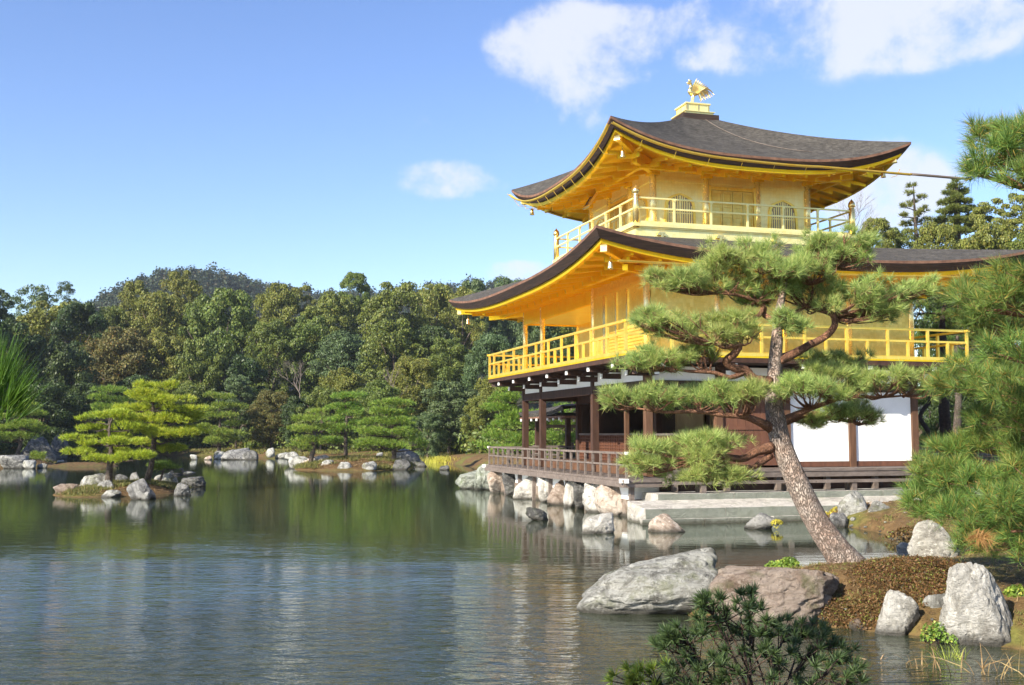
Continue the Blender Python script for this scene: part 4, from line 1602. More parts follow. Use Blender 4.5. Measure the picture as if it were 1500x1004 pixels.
def rock(label, px, py, w, h, m, group, z=0.0, n=4, peak=.15, dep=.75, seed=None, lean=0.0, sink=.35, Y=None, name='rock'):
    """px, py: middle of its foot in the photograph; w, h: its size there"""
    RSEED[0] += 1
    p = W(px, py, z) if Y is None else P(px, py, Y)
    s = p.y / F * 1.0
    wm, hm = w * s, h * s
    V, faces = rock_shape(seed or RSEED[0], wm, wm * dep, hm, n, peak, lean=lean, sink=sink)
    mb = MB()
    mb.v = [tuple(v) for v in V]
    mb.f = faces
    mb.mi = [0] * len(faces)
    o = mb.build(name, m, None, True)
    o.location = p + Vector((0, wm * dep * .38, 0))
    return tag(o, label, 'rock', group)


G1, G2, G3, G4, G5, G6 = ('rocks round the near pine', 'rocks standing in the water by the terrace', 'rocks along the pavilion deck',
                          'rocks of the small pine island', 'rocks of the middle island', 'rocks on the far and left banks')
rock('large pale lichen covered rock sloping into the water beside the brown boulder', 957, 904, 216, 90, 'rock_pale', G1, 0, 6, .12, .62, 9, .18)
rock('broad brown boulder between the pale sloping rock and the bronze shrub', 1146, 921, 205, 82, 'rock_brown', G1, 0, 6, .22, .7, 23, 0)
rock('tall upright grey rock to the right of the bronze shrub', 1449, 948, 124, 118, 'rock_white', G1, 0, 6, .22, .6, 31, .06)
rock('crumbly whitish rock under the front edge of the bronze shrub', 1320, 932, 68, 64, 'rock_white', G1, 0, 5, .2, .6, 47)
rock('small mossy rock between the whitish rock and the tall upright rock', 1384, 926, 50, 54, 'rock_pale', G1, 0, 5, .2, .6, 52)
rock('little brown stone at the foot of the brown boulder by the shrub', 1258, 924, 26, 16, 'rock_brown', G1, 0, 4, .2, .7, 55)
rock('small pale stone lying in front of the brown boulder', 1133, 918, 26, 16, 'rock_white', G1, -.03, 4, .2, .6, 58)
rock('square pale standing rock behind the bronze shrub below the right pine branches', 1376, 824, 72, 60, 'rock_white', G1, .12, 5, .12, .7, 61, Y=15.35)
rock('low grey rock partly hidden behind the bronze shrub near the pine foot', 1335, 818, 40, 22, 'rock_grey', G1, .1, 4, .2, .8, 66)
rock('tall rounded whitish green rock at the right end of the terrace', 1254, 770, 50, 50, 'rock_pale', G2, 0, 5, .18, .8, 71)
rock('small grey rock in the water in front of the tall whitish green rock', 1232, 773, 29, 21, 'rock_grey', G2, 0, 4, .1, .8, 74)
rock('small reddish stone lying behind the grey rocks at the terrace end', 1284, 752, 24, 17, 'rock_pink', G2, .25, 4, .1, .8, 77)
rock('pale jagged rock right of the reddish stone at the terrace end', 1298, 773, 42, 38, 'rock_pale', G2, 0, 5, .2, .8, 78)
rock('low rock with brown weeds right of the pale jagged rock', 1330, 775, 32, 24, 'rock_brown', G2, .05, 4, .2, .8, 79)
rock('dark grey rock standing alone in the water nearest the deck corner posts', 787, 763, 34, 19, 'rock_dark', G2, 0, 5, .2, .8, 81)
rock('white topped rounded rock in the water in front of the deck end', 876, 782, 51, 29, 'rock_white', G2, 0, 5, .12, .75, 84)
rock('tan rock in the water in front of the terrace corner', 978, 780, 53, 26, 'rock_pink', G2, 0, 5, .06, .6, 86)
rock('grey rock with yellow weeds in front of the terrace middle', 1116, 776, 44, 24, 'rock_grey', G2, 0, 5, .15, .7, 88)
# along the deck
for i, (px, py, w, h, m, lab) in enumerate([
        (697, 717, 40, 18, 'rock_green', 'long greenish rock at the far end of the deck'),
        (708, 712, 22, 24, 'rock_green', 'round greenish rock stacked behind the long one at the far deck end'),
        (731, 720, 24, 24, 'rock_pink', 'pinkish cream rock next to the greenish pair under the deck'),
        (748, 725, 20, 24, 'rock_dark', 'upright dark rock right of the pinkish cream rock under the deck'),
        (776, 731, 38, 26, 'rock_white', 'wide white rock under the deck between two dark upright ones'),
        (800, 735, 20, 24, 'rock_white', 'narrow white rock left of the tan rock under the deck'),
        (820, 739, 27, 26, 'rock_brown', 'tan weathered rock under the middle of the deck'),
        (836, 740, 20, 27, 'rock_white', 'narrow white rock right of the tan rock under the deck'),
        (853, 745, 23, 33, 'rock_dark', 'tall dark leaning rock under the deck near its near end'),
        (877, 748, 32, 33, 'rock_white', 'big white rock under the deck beside the tall dark leaning one'),
        (902, 756, 38, 38, 'rock_pink', 'large pinkish orange rock between the deck corner and the terrace')]):
    best = min(np.linspace(-2.2, 17, 400), key=lambda v: abs(750 + F * loc2w(-1.0, v).x / (loc2w(-1.0, v).y * math.cos(PIT)) - px))
    Yr = loc2w(-1.22, best).y
    fy = 502 - F * math.tan(math.atan2(-HC, Yr) - PIT)
    o = rock(lab, px, fy, w * 1.5, h * 1.5 + max(0, fy - py) * .3, m, G3, 0, 5, .06, .9, 200 + i * 3, .05, .3, Y=Yr)
    o.location.z = 0
    o.rotation_euler = (0, 0, PA + 1.57 * (i % 2))
# small island
for i, (px, py, w, h, m, pk, lab) in enumerate([
        (95, 726, 34, 17, 'rock_brown', .1, 'rounded brown rock at the left tip of the small pine island'),
        (133, 724, 46, 30, 'rock_pale', .2, 'broad slanting pale rock at the left of the small pine island'),
        (150, 726, 30, 22, 'rock_grey', .2, 'grey rock leaning on the broad slanting rock of the small island'),
        (160, 729, 28, 11, 'rock_pale', .1, 'low flat pale stone at the front of the small pine island'),
        (204, 732, 40, 30, 'rock_grey', .38, 'steep ridged grey rock at the front of the small pine island'),
        (212, 733, 13, 12, 'rock_pale', .2, 'small stone leaning against the steep ridged grey rock'),
        (196, 709, 17, 17, 'rock_grey', .45, 'pointed grey stone behind the steep ridged rock'),
        (241, 718, 36, 25, 'rock_pale', .15, 'wide pale block on the right of the small pine island'),
        (265, 727, 24, 19, 'rock_grey', .4, 'pointed pale grey rock standing at the right of the small pine island'),
        (278, 714, 40, 15, 'rock_dark', .1, 'low dark rock with ducks at the right tip of the small pine island'),
        (177, 707, 20, 12, 'rock_dark', .2, 'dark stone between the pine trunk and the pointed stone')]):
    rock(lab, px, py, w, h, m, G4, 0.0 if py > 712 else .15, 5, pk, .8, 300 + i * 3)
# middle island
for i, (px, py, w, h, m, lab) in enumerate([
        (436, 687, 30, 19, 'rock_pale', 'white rock at the left tip of the middle island'),
        (462, 688, 44, 21, 'rock_pink', 'pinkish rock right of the white one on the middle island'),
        (479, 689, 20, 15, 'rock_pale', 'small white rock right of the pinkish one on the middle island'),
        (505, 690, 24, 13, 'rock_pale', 'low white rock in the middle of the middle island shore'),
        (540, 690, 22, 14, 'rock_pale', 'pale rock in front of the brown mound of the middle island'),
        (588, 689, 26, 16, 'rock_dark', 'dark grey rock at the right end of the middle island'),
        (598, 684, 38, 26, 'rock_grey', 'large rounded grey rock behind the dark one on the middle island'),
        (614, 684, 22, 10, 'rock_dark', 'low dark stone at the far right tip of the middle island'),
        (651, 689, 15, 7, 'rock_dark', 'small dark rock alone in the water right of the middle island'),
        (556, 672, 10, 9, 'rock_grey', 'small upright stone on top of the middle island'),
        (428, 676, 26, 14, 'rock_pale', 'whitish rock behind the left tip of the middle island')]):
    rock(lab, px, py, w, h, m, G5, 0 if py > 678 else .25, 4, .15, .8, 400 + i * 3)
# far and left banks
for i, (px, py, w, h, m, lab) in enumerate([
        (322, 673, 22, 12, 'rock_pale', 'whitish rock at the left of the far bank rock group'),
        (345, 674, 50, 17, 'rock_grey', 'long grey rock of the far bank between whitish stones'),
        (366, 674, 22, 14, 'rock_dark', 'dark rock at the right of the long grey far bank rock'),
        (283, 674, 12, 8, 'rock_pale', 'small white stone at the left of the far bank'),
        (395, 667, 14, 11, 'rock_pale', 'white stone set back on the far bank slope'),
        (412, 672, 24, 9, 'rock_pale', 'low pale rock between the far bank and the middle island'),
        (304, 674, 12, 6, 'rock_pink', 'small reddish stone on the far bank edge'),
        (14, 687, 46, 20, 'rock_grey', 'blocky grey rock at the left bank edge by the frame'),
        (40, 687, 20, 13, 'rock_pale', 'pale rock right of the blocky grey one on the left bank'),
        (52, 671, 60, 34, 'rock_dark', 'big dark peaked rock standing on the left bank'),
        (84, 673, 28, 36, 'rock_dark', 'tall dark block right of the big peaked rock on the left bank'),
        (60, 686, 16, 7, 'rock_pale', 'small low stone at the tip of the left bank'),
        (88, 679, 10, 5, 'rock_pale', 'tiny white stone at the foot of the tall dark block')]):
    rock(lab, px, py, w, h, m, G6, 0 if py > 671.5 else .3, 4, .15, .8, 500 + i * 3)

# ================================================================== PLANTS: builders


def cards_from(p, nrm, size, rng, asp=.62):
    """kite shaped leaf clumps facing roughly nrm"""
    n = len(p)
    a = norm(np.cross(nrm, rng.normal(size=(n, 3))))
    b = np.cross(nrm, a)
    s = (size * rng.uniform(.6, 1.3, n))[:, None]
    q = np.empty((n, 4, 3))
    q[:, 0] = p - a * s
    q[:, 1] = p - b * s * asp + nrm * s * .15
    q[:, 2] = p + a * s
    q[:, 3] = p + b * s * asp - nrm * s * .15
    return q


def needles_from(pos, dirs, L, w, m, spread, rng, droop=0.0):
    n = len(pos)
    d = norm(np.repeat(dirs, m, 0) + spread * rng.normal(size=(n * m, 3)))
    d[:, 2] -= droop
    p = np.repeat(pos, m, 0) + d * L * rng.uniform(-.1, .25, (n * m, 1))
    ln = (L * rng.uniform(.7, 1.15, n * m))[:, None]
    s = norm(np.cross(d, rng.normal(size=(n * m, 3)))) * w / 2
    q = np.empty((n * m, 3, 3))
    q[:, 0] = p - s
    q[:, 1] = p + s
    q[:, 2] = p + d * ln
    return q


def pad_points(c, rx, ry, rz, n, rng, lumps=7, under=.18, lrs=(.30, .52), zs=(-.25, .45)):
    """shoots on the upper side of a lumpy, flat pad of foliage"""
    k = lumps
    a = rng.uniform(0, 6.283, k)
    r = np.sqrt(rng.uniform(0, 1, k)) * .72
    lc = np.c_[np.cos(a) * r * rx, np.sin(a) * r * ry, rng.uniform(zs[0], zs[1], k) * rz]
    lr = rng.uniform(lrs[0], lrs[1], k)
    i = rng.integers(0, k, n)
    d = norm(rng.normal(size=(n, 3)))
    up = rng.random(n) > under
    d[:, 2] = np.where(up, np.abs(d[:, 2]), -np.abs(d[:, 2]) * .6)
    rad_ = rng.uniform(.45, 1.05, n) ** .6
    ext = np.c_[lr[i] * rx, lr[i] * ry, np.full(n, rz * .62)]
    pos = lc[i] + d * ext * rad_[:, None]
    out = np.c_[pos[:, 0] / max(rx, .01), pos[:, 1] / max(ry, .01), np.zeros(n)]
    dirs = norm(d * .55 + out * .55 + np.array([0, 0, .62]))
    return pos + np.array(c), dirs, lc + np.array(c)


def interp_r(rad_, n):
    return list(np.interp(np.linspace(0, len(rad_) - 1, n), range(len(rad_)), rad_))


def pads_pine(name, label, Y, trunk, tr, pads, nd, m_needle, m_bark, seed, group=None, cat='pine tree', dens=1.0, limb_r=.035, extra=None):
    """niwaki pine: trunk = [(px, py, dy)], pads = [(px, py, rx, ry, dy)] read off the photograph at the distance Y
    nd = (needle length, needle width, needles per shoot, shoots per square metre)"""
    rng = np.random.default_rng(seed)
    rr = random.Random(seed)
    s = Y / F
    tp = [P(px, py, Y + dy) for px, py, dy in trunk]
    base = tp[0].copy()
    root = empty(name, base, label, cat, group)
    tp = [p - base for p in tp]
    tp[0] = tp[0] - Vector((0, 0, .25))
    cp = curve(tp, 5)
    cr = interp_r(tr, len(cp))
    MB().tube(cp, cr, 10, rough=.18, seed=seed).build('trunk', m_bark, root, True)
    needles = MB()
    for (px, py, rx, ry, dy) in pads:
        c = P(px, py, Y + dy) - base
        RX, RZ = rx * s, ry * s
        RY = RX * rr.uniform(.75, 1.0)
        n = int(max(14, dens * nd[3] * RX * RY * 3.1))
        pos, dirs, lc = pad_points(c, RX, RY, RZ, n, rng, max(4, int(4 + RX * 4)))
        needles.cards(needles_from(pos, dirs, nd[0], nd[1], nd[2], .42, rng), 3)
        # limb
        j = min(range(len(cp)), key=lambda q: (cp[q] - c).length + 1.2 * max(0, cp[q].z - c.z + .1 * RX))
        a = cp[j]
        foot = c - Vector((0, 0, RZ * .5))
        mid = a.lerp(foot, .5) + Vector((rr.uniform(-.1, .1), rr.uniform(-.1, .1), rr.uniform(-.10, .10))) * RX
        r0 = min(cr[j] * .6, limb_r)
        lb = MB()
        lpts = curve([a, a.lerp(mid, .5) + Vector((0, 0, rr.uniform(-.05, .08))) * RX, mid, foot], 3)
        lb.tube(lpts, interp_r([r0, r0 * .8, r0 * .6, r0 * .35], len(lpts)), 6)
        for q in lc:
            q = Vector(q)
            e0 = lpts[rr.randrange(len(lpts) // 2, len(lpts))]
            lb.tube([e0, e0.lerp(q, .55) - Vector((0, 0, RZ * .2)), q], [r0 * .32, r0 * .22, r0 * .08], 5)
        lb.build('limb', m_bark, root, True)
    if extra:
        extra(root, base, needles, rng)
    needles.build('crown', m_needle, root)
    return root


# ================================================================== THE NEAR PINE
NP = 14.4                                          # its distance
s0 = NP / F
TR = [(1252, 842, .05), (1226, 808, 0), (1196, 764, 0), (1170, 712, 0), (1148, 660, 0), (1138, 622, 0), (1133, 585, .02), (1135, 545, .03), (1138, 500, 0),
      (1141, 462, -.03), (1146, 432, 0), (1153, 405, .05), (1166, 388, .1)]
TRR = [.25, .190, .158, .142, .130, .128, .105, .094, .078, .056, .046, .034, .02]
pine = empty('pine_tree', P(1252, 842, NP), 'leaning red barked pine with flat needle pads in front of the pavilion', 'pine tree')
pb = Vector(pine.location)
tp = curve([P(x, y, NP + d) - pb for x, y, d in TR], 6)
tp.insert(0, tp[0] + Vector((.18, 0, -.30)))
trr = [.34] + interp_r(TRR, len(tp) - 1)
mbt = MB()
nseg = 22
rng = np.random.default_rng(3)
rows = []
for k, p in enumerate(tp):
    d = (tp[min(k + 1, len(tp) - 1)] - tp[max(k - 1, 0)]).normalized()
    sx = d.cross(Vector((0, 1, 0))).normalized()
    sy = sx.cross(d).normalized()
    row = []
    for j in range(nseg + 1):
        t = 2 * math.pi * (j % nseg) / nseg
        q = np.array([[math.cos(t) * 1.5, math.sin(t) * 1.5, k * .16]])
        rr_ = trr[k] * (1 + .09 * float(vnoise(q, 2, 3, 1.2)[0]))
        row.append(p + sx * math.cos(t) * rr_ + sy * math.sin(t) * rr_)
    rows.append(row)
mbt.grid(rows, flip=True)
mbt.build('trunk', 'bark_pine', pine, True)

# limbs: (points (px, py, dy), radii px) and the pads they carry (px, py, rx, ry, dy)
LIMBS = [
    ([(1130, 655, 0), (1108, 662, -.1), (1088, 672, -.2), (1064, 670, -.3), (1040, 668, -.35), (1020, 672, -.4)], [15, 11, 9.5, 8.5, 6, 3],
     [(985, 655, 70, 14, -.4), (1040, 648, 58, 13, -.2), (962, 690, 48, 19, -.5), (1020, 690, 62, 21, -.35)]),
    ([(1128, 668, 0), (1104, 684, -.2), (1078, 684, -.3), (1056, 678, -.3), (1040, 690, -.4), (1030, 702, -.4)], [10, 7, 6, 4, 3, 2],
     [(1060, 700, 50, 13, -.3)]),
    ([(1130, 628, 0), (1112, 618, -.2), (1088, 610, -.3), (1060, 608, -.35), (1020, 603, -.4), (975, 604, -.45), (930, 598, -.5)], [14, 10, 8, 7, 5, 4, 2],
     [(905, 585, 36, 12, -.5), (960, 588, 56, 16, -.45), (1020, 588, 55, 15, -.3), (1075, 586, 48, 17, -.3), (1108, 578, 40, 12, -.5)]),
    ([(1145, 618, 0), (1170, 606, .1), (1200, 594, .15), (1240, 582, .2), (1285, 582, .2), (1325, 580, .2)], [12, 8, 6, 5, 4, 2],
     [(1180, 574, 50, 18, -.35), (1235, 568, 52, 20, .05), (1295, 566, 52, 22, .15), (1338, 572, 30, 22, .25), (1205, 553, 40, 12, .1)]),
    ([(1142, 620, 0), (1158, 616, .3), (1186, 606, .45), (1215, 612, .55), (1250, 618, .6)], [11, 9, 8, 6, 3],
     [(1210, 612, 50, 14, .55), (1258, 610, 46, 17, .7), (1185, 625, 26, 9, .5)]),
    ([(1128, 560, 0), (1105, 556, -.1), (1090, 542, -.15), (1078, 540, -.2), (1064, 530, -.25), (1076, 518, -.3), (1082, 506, -.35), (1062, 508, -.4), (1050, 505, -.45)],
     [15, 13, 12, 11, 10, 10, 9, 7, 4],
     [(1040, 488, 60, 19, -.4), (985, 480, 52, 18, -.45), (1085, 482, 46, 17, -.3), (952, 470, 26, 12, -.5)]),
    ([(1092, 545, -.15), (1070, 553, -.25), (1045, 546, -.3), (1010, 544, -.35), (975, 540, -.4)], [8, 6, 5, 4, 2],
     [(930, 530, 34, 14, -.4), (975, 530, 46, 16, -.35), (1030, 520, 42, 12, -.15)]),
    ([(1140, 528, 0), (1160, 520, .1), (1185, 506, .2), (1208, 494, .25), (1222, 478, .25), (1220, 462, .25), (1205, 456, .25), (1186, 452, .25)], [14, 12, 10, 9, 9, 8, 6, 3],
     [(1200, 440, 56, 22, .2), (1252, 440, 62, 24, .3), (1310, 436, 48, 20, .4), (1345, 424, 28, 14, .45), (1285, 462, 42, 14, .35)]),
    ([(1140, 470, 0), (1120, 462, .1), (1118, 448, .1), (1098, 438, 0), (1076, 432, -.1), (1050, 430, -.2)], [8, 7, 7, 5, 4, 2],
     [(1010, 420, 62, 18, -.2), (965, 418, 32, 14, -.3), (1062, 412, 52, 22, -.05), (1112, 420, 50, 20, .1), (1095, 440, 38, 12, .2)]),
    ([(1118, 450, .1), (1112, 462, 0), (1096, 470, -.1), (1086, 478, -.15)], [6, 6, 6, 4], []),
    ([(1143, 450, 0), (1162, 458, .15), (1180, 450, .2)], [7, 5, 3], [(1158, 412, 46, 20, .3), (1150, 478, 40, 13, -.5)]),
    ([(1150, 412, 0), (1120, 396, -.05), (1098, 388, -.1), (1078, 380, -.15)], [6, 5, 4, 2],
     [(1065, 378, 44, 17, -.15), (1110, 372, 40, 16, 0), (1140, 396, 46, 17, -.3)]),
    ([(1160, 396, .05), (1180, 414, .1), (1200, 412, .15), (1216, 402, .2), (1225, 392, .2)], [7, 6, 6, 4, 2],
     [(1200, 378, 40, 16, .1), (1240, 376, 46, 20, .2), (1225, 356, 52, 13, .2), (1268, 364, 22, 12, .3), (1180, 392, 36, 14, -.1)]),
    ([(1140, 540, .1), (1170, 546, .5), (1200, 540, .8), (1235, 532, 1.0)], [8, 6, 5, 3], [(1200, 530, 44, 12, .9), (1245, 533, 36, 12, 1.0)]),
]
rng = np.random.default_rng(11)
rr = random.Random(11)
tw = MB()
for li, (pts, rpx, pads) in enumerate(LIMBS):
    c = curve([P(x, y, NP + d) - pb for x, y, d in pts], 5)
    r = interp_r([q * s0 * .5 * 1.15 for q in rpx], len(c))
    lm = MB().tube(c, r, 12, rough=.12, seed=li)
    for (px, py, rx, ry, dy) in pads:
        ctr = P(px, py, NP + dy) - pb
        RX, RZ = rx * s0 * 1.10, ry * s0 * 1.22
        RY = max(.24, RX * .8)
        n = int(105 * RX * RY * 3.1) + 38
        pos, dirs, lc = pad_points(ctr, RX, RY, RZ, n, rng, 11, .20, (.20, .40), (-.55, .70))
        nb = MB()
        nb.cards(needles_from(pos, dirs, .125, .0052, 46, .78, rng), 3)
        nb.build('foliage_pad', 'needle', pine)
        for q in lc:
            q = Vector(q)
            e0 = min(c[len(c) // 3:], key=lambda p: (p - ctr).length)
            bend = e0.lerp(q, .5) + Vector((rr.uniform(-.05, .05), rr.uniform(-.05, .05), -.05))
            lm.tube(curve([e0, bend, q], 3), interp_r([.016, .010, .004], 7), 5)
            for _ in range(4):
                q2 = q + Vector((rr.uniform(-.3, .3) * RX, rr.uniform(-.3, .3) * RY, rr.uniform(-.1, .5) * RZ))
                lm.tube([bend.lerp(q, .5), q2], [.006, .003], 4)
    lm.build('limb', 'bark_red', pine, True)

# ================================================================== PINE AT THE RIGHT EDGE
rp = empty('pine_tree', (8.9, 12.6, gz(8.9, 12.6)), 'bushy green pine with long shaggy branches reaching in from the right edge', 'pine tree')
rb = Vector(rp.location)
MB().tube(curve([Vector((0, 0, -.2)), Vector((.1, .1, 1.5)), Vector((-.05, .0, 3.0)), Vector((.1, -.1, 4.6)), Vector((0, 0, 6.0))], 5),
          interp_r([.26, .2, .17, .13, .05], 21), 12, rough=.15).build('trunk', 'bark_pine', rp, True)
rng = np.random.default_rng(21)
rr = random.Random(21)
RP = [  # px, py, distance, rx px, ry px
    (1470, 228, 8.4, 58, 30), (1448, 205, 8.6, 34, 20), (1492, 262, 8.2, 46, 22), (1500, 200, 8.3, 40, 24), (1442, 250, 8.5, 36, 18),
    (1462, 440, 9.4, 72, 34), (1420, 432, 9.9, 40, 22), (1505, 410, 9.2, 50, 26), (1440, 478, 10.2, 60, 24), (1490, 515, 9.0, 52, 36),
    (1400, 560, 10.4, 56, 26), (1455, 556, 10.0, 62, 30), (1500, 580, 9.6, 50, 30), (1455, 622, 10.6, 52, 18), (1430, 650, 10.8, 48, 20), (1395, 662, 10.9, 30, 12),
    (1480, 655, 10.2, 40, 24), (1375, 694, 10.8, 58, 18), (1440, 705, 10.4, 72, 26), (1500, 700, 10.0, 50, 34), (1360, 745, 10.8, 48, 24), (1420, 760, 10.2, 66, 36),
    (1480, 762, 9.8, 56, 40), (1445, 795, 10.0, 50, 26), (1510, 800, 9.8, 40, 30), (1400, 720, 10.9, 60, 26), (1345, 720, 11.0, 26, 14), (1495, 620, 9.8, 40, 26),
    (1560, 480, 9.4, 70, 60), (1570, 640, 9.6, 70, 60), (1580, 300, 8.8, 70, 50), (1570, 760, 9.6, 70, 50),
      (1660, 260, 8.9, 90, 44), (1760, 330, 9.6, 100, 44), (1670, 400, 9.3, 90, 44), (1840, 250, 9.6, 100, 44), (1780, 470, 9.9, 100, 44), (1680, 560, 9.7, 90, 44),
      (1800, 610, 9.3, 100, 44), (1670, 700, 9.9, 90, 44), (1900, 400, 9.0, 110, 44), (1960, 560, 9.4, 110, 44), (1800, 740, 9.3, 100, 40), (2000, 300, 9.6, 110, 44), (1890, 180, 9.8, 100, 44)]
for (px, py, dist, rx, ry) in RP:
    dist *= 1.26
    c = P(px, py, dist) - rb
    s = dist / F
    RX, RZ = rx * s, ry * s
    RY = max(.25, RX * .9)
    n = int(100 * RX * RY * 3.1) + 36
    pos, dirs, lc = pad_points(c, RX, RY, RZ * 1.05, n, rng, 9, .22, (.24, .44), (-.5, .65))
    nb = MB()
    nb.cards(needles_from(pos, dirs, .165, .0056, 40, .72, rng), 3)
    nb.build('foliage_pad', 'needle_right', rp)
    a = Vector((0, 0, max(.7, c.z - .15 - .12 * math.hypot(c.x, c.y))))
    mid = a.lerp(c, .55) + Vector((rr.uniform(-.1, .1), rr.uniform(-.15, .15), -.12))
    end = c - Vector((0, 0, RZ * .4))
    lm = MB().tube(curve([a, mid, end], 5), interp_r([.055, .035, .014], 11), 8, rough=.1)
    for q in lc:
        q = Vector(q)
        lm.tube([mid.lerp(end, .6), mid.lerp(end, .9).lerp(q, .5), q], [.014, .009, .004], 5)
    lm.build('limb', 'bark_red', rp, True)
nb = MB()
c = P(1436, 785, 12.0) - rb
d = norm(rng.normal(size=(26, 3)) * .5 + np.array([-.1, -.3, -.6]))
nb.cards(needles_from(np.array(c) + rng.normal(size=(26, 3)) * .035, d, .15, .005, 16, .25, rng), 3)
nb.build('dead_needles', 'needle_dead', rp)

# ================================================================== PINE SPRAY AT THE LEFT EDGE (its tree stands beside the viewer)
lp = empty('pine_tree', (-5.0, 1.5, gz(-5.0, 1.5)), 'pine beside the viewpoint, only one bright needle spray shows at the left edge', 'pine tree')
lb = Vector(lp.location)
MB().tube(curve([Vector((0, 0, -.2)), Vector((.1, 0, 1.6)), Vector((-.1, -.1, 3.2)), Vector((.1, -.2, 4.2)), Vector((.2, -.3, 5.1))], 5),
          interp_r([.2, .16, .13, .1, .04], 21), 12, rough=.15).build('trunk', 'bark_pine', lp, True)
sp0 = P(-45, 640, 3.6) - lb
MB().tube(curve([Vector((.06, 0, 1.0)), Vector((1.2, .6, 1.25)), Vector((2.3, 1.4, 1.2)), sp0 - Vector((.25, .1, .05)), sp0, P(-10, 600, 3.6) - lb], 5), interp_r([.06, .045, .028, .014, .010, .006], 26), 8).build('limb', 'bark_red', lp, True)
nb = MB()
rng = np.random.default_rng(5)
for (px, py, ux, uz) in ((-8, 600, .25, 1.0), (10, 598, .42, .9), (-18, 560, .1, 1.0), (2, 566, .35, .95), (-25, 610, .0, 1.0), (18, 606, .60, .75), (-14, 585, .2, 1.0)):
    c = np.array(P(px, py, 3.6) - lb)
    pos = c + rng.normal(size=(9, 3)) * np.array([.012, .015, .02])
    nb.cards(needles_from(pos, np.tile(norm(np.array([[ux, -.1, uz]])), (9, 1)), .155, .0034, 11, .17, rng), 3)
for (x, y, z) in ((1.0, .5, 1.3), (1.5, .9, 1.32), (2.0, 1.1, 1.3), (2.5, 1.6, 1.28), (2.9, 1.75, 1.3), (1.7, 1.3, 1.25)):
    pos = np.array([x, y, z]) + rng.normal(size=(12, 3)) * np.array([.06, .06, .04])
    nb.cards(needles_from(pos, norm(rng.normal(size=(12, 3)) * .4 + np.array([.3, .1, 1])), .14, .0034, 14, .3, rng), 3)
M['needle_near'] = mat_leaf('fresh_pine_needles', (.042, .105, .012), (.13, .235, .032), None, .32, .5, .3, 2)
nb.build('needle_spray', 'needle_near', lp)
crown = MB()
for (x, y, z, rx, rz) in ((.6, -.3, 4.4, 1.3, .4), (1.4, -1.2, 4.0, 1.0, .35), (-.6, .0, 3.4, 1.2, .4), (-.8, -1, 4.6, 1.1, .4), (.3, -.5, 4.9, 1.0, .3)):
    x, y = x + 1.4, y + 1.5
    pos, dirs, lc = pad_points((x, y, z), rx, rx, rz, int(150 * rx * rx * 3), rng, 9)
    crown.cards(needles_from(pos, dirs, .12, .008, 22, .42, rng), 3)
crown.build('crown', 'needle', lp)

# ================================================================== DARK DWARF PINE AT THE BOTTOM EDGE
bq = P(1100, 1060, 6.4)
dp = empty('dwarf_pine', (bq.x, bq.y, gz(bq.x, bq.y)), 'dark shaded dwarf pine with rosette needle tufts at the bottom edge', 'dwarf pine')
db = Vector(dp.location)
rng = np.random.default_rng(8)
rr = random.Random(8)
nb, tw = MB(), MB()
HEADS = [(1055, 893, 26), (1098, 884, 20), (1035, 882, 14), (1085, 905, 24), (1120, 915, 22), (1062, 925, 28), (1030, 912, 22), (1150, 928, 20), (1178, 925, 22), (1205, 940, 20),
         (1100, 940, 28), (1000, 930, 20), (985, 945, 18), (970, 935, 12), (1140, 950, 26), (1185, 955, 24), (1230, 960, 20), (1055, 958, 26), (1015, 960, 24), (990, 985, 24), (950, 990, 22),
         (1090, 975, 30), (1130, 985, 26), (1170, 985, 26), (1215, 985, 26), (1250, 990, 16), (1040, 990, 28), (920, 996, 20), (1010, 1000, 24), (1075, 1004, 30), (1150, 1010, 30), (1190, 1012, 26), (1235, 1012, 24)]
hub = P(1100, 1080, 6.4) - db
for (px, py, r) in HEADS:
    Y = 6.4 + rr.uniform(-.45, .45)
    c = P(px, py, Y) - db
    k = hub.lerp(c, .45) + Vector((rr.uniform(-.1, .1), 0, -.05))
    tw.tube(curve([hub, k, c], 4), interp_r([.013, .008, .004], 9), 6)
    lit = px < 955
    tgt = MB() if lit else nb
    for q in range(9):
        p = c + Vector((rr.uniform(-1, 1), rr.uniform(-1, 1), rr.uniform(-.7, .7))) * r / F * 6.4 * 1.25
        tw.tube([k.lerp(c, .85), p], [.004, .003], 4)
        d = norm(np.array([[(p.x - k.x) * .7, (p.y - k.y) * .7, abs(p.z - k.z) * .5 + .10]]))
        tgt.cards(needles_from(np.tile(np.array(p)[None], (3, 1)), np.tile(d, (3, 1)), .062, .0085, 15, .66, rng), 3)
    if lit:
        tgt.build('sun_coloured_tuft', 'needle_green', dp)  # sunlight put into the colour: brighter needles on the left heads
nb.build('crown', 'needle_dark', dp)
tw.build('branches', 'bark_dark', dp, True)

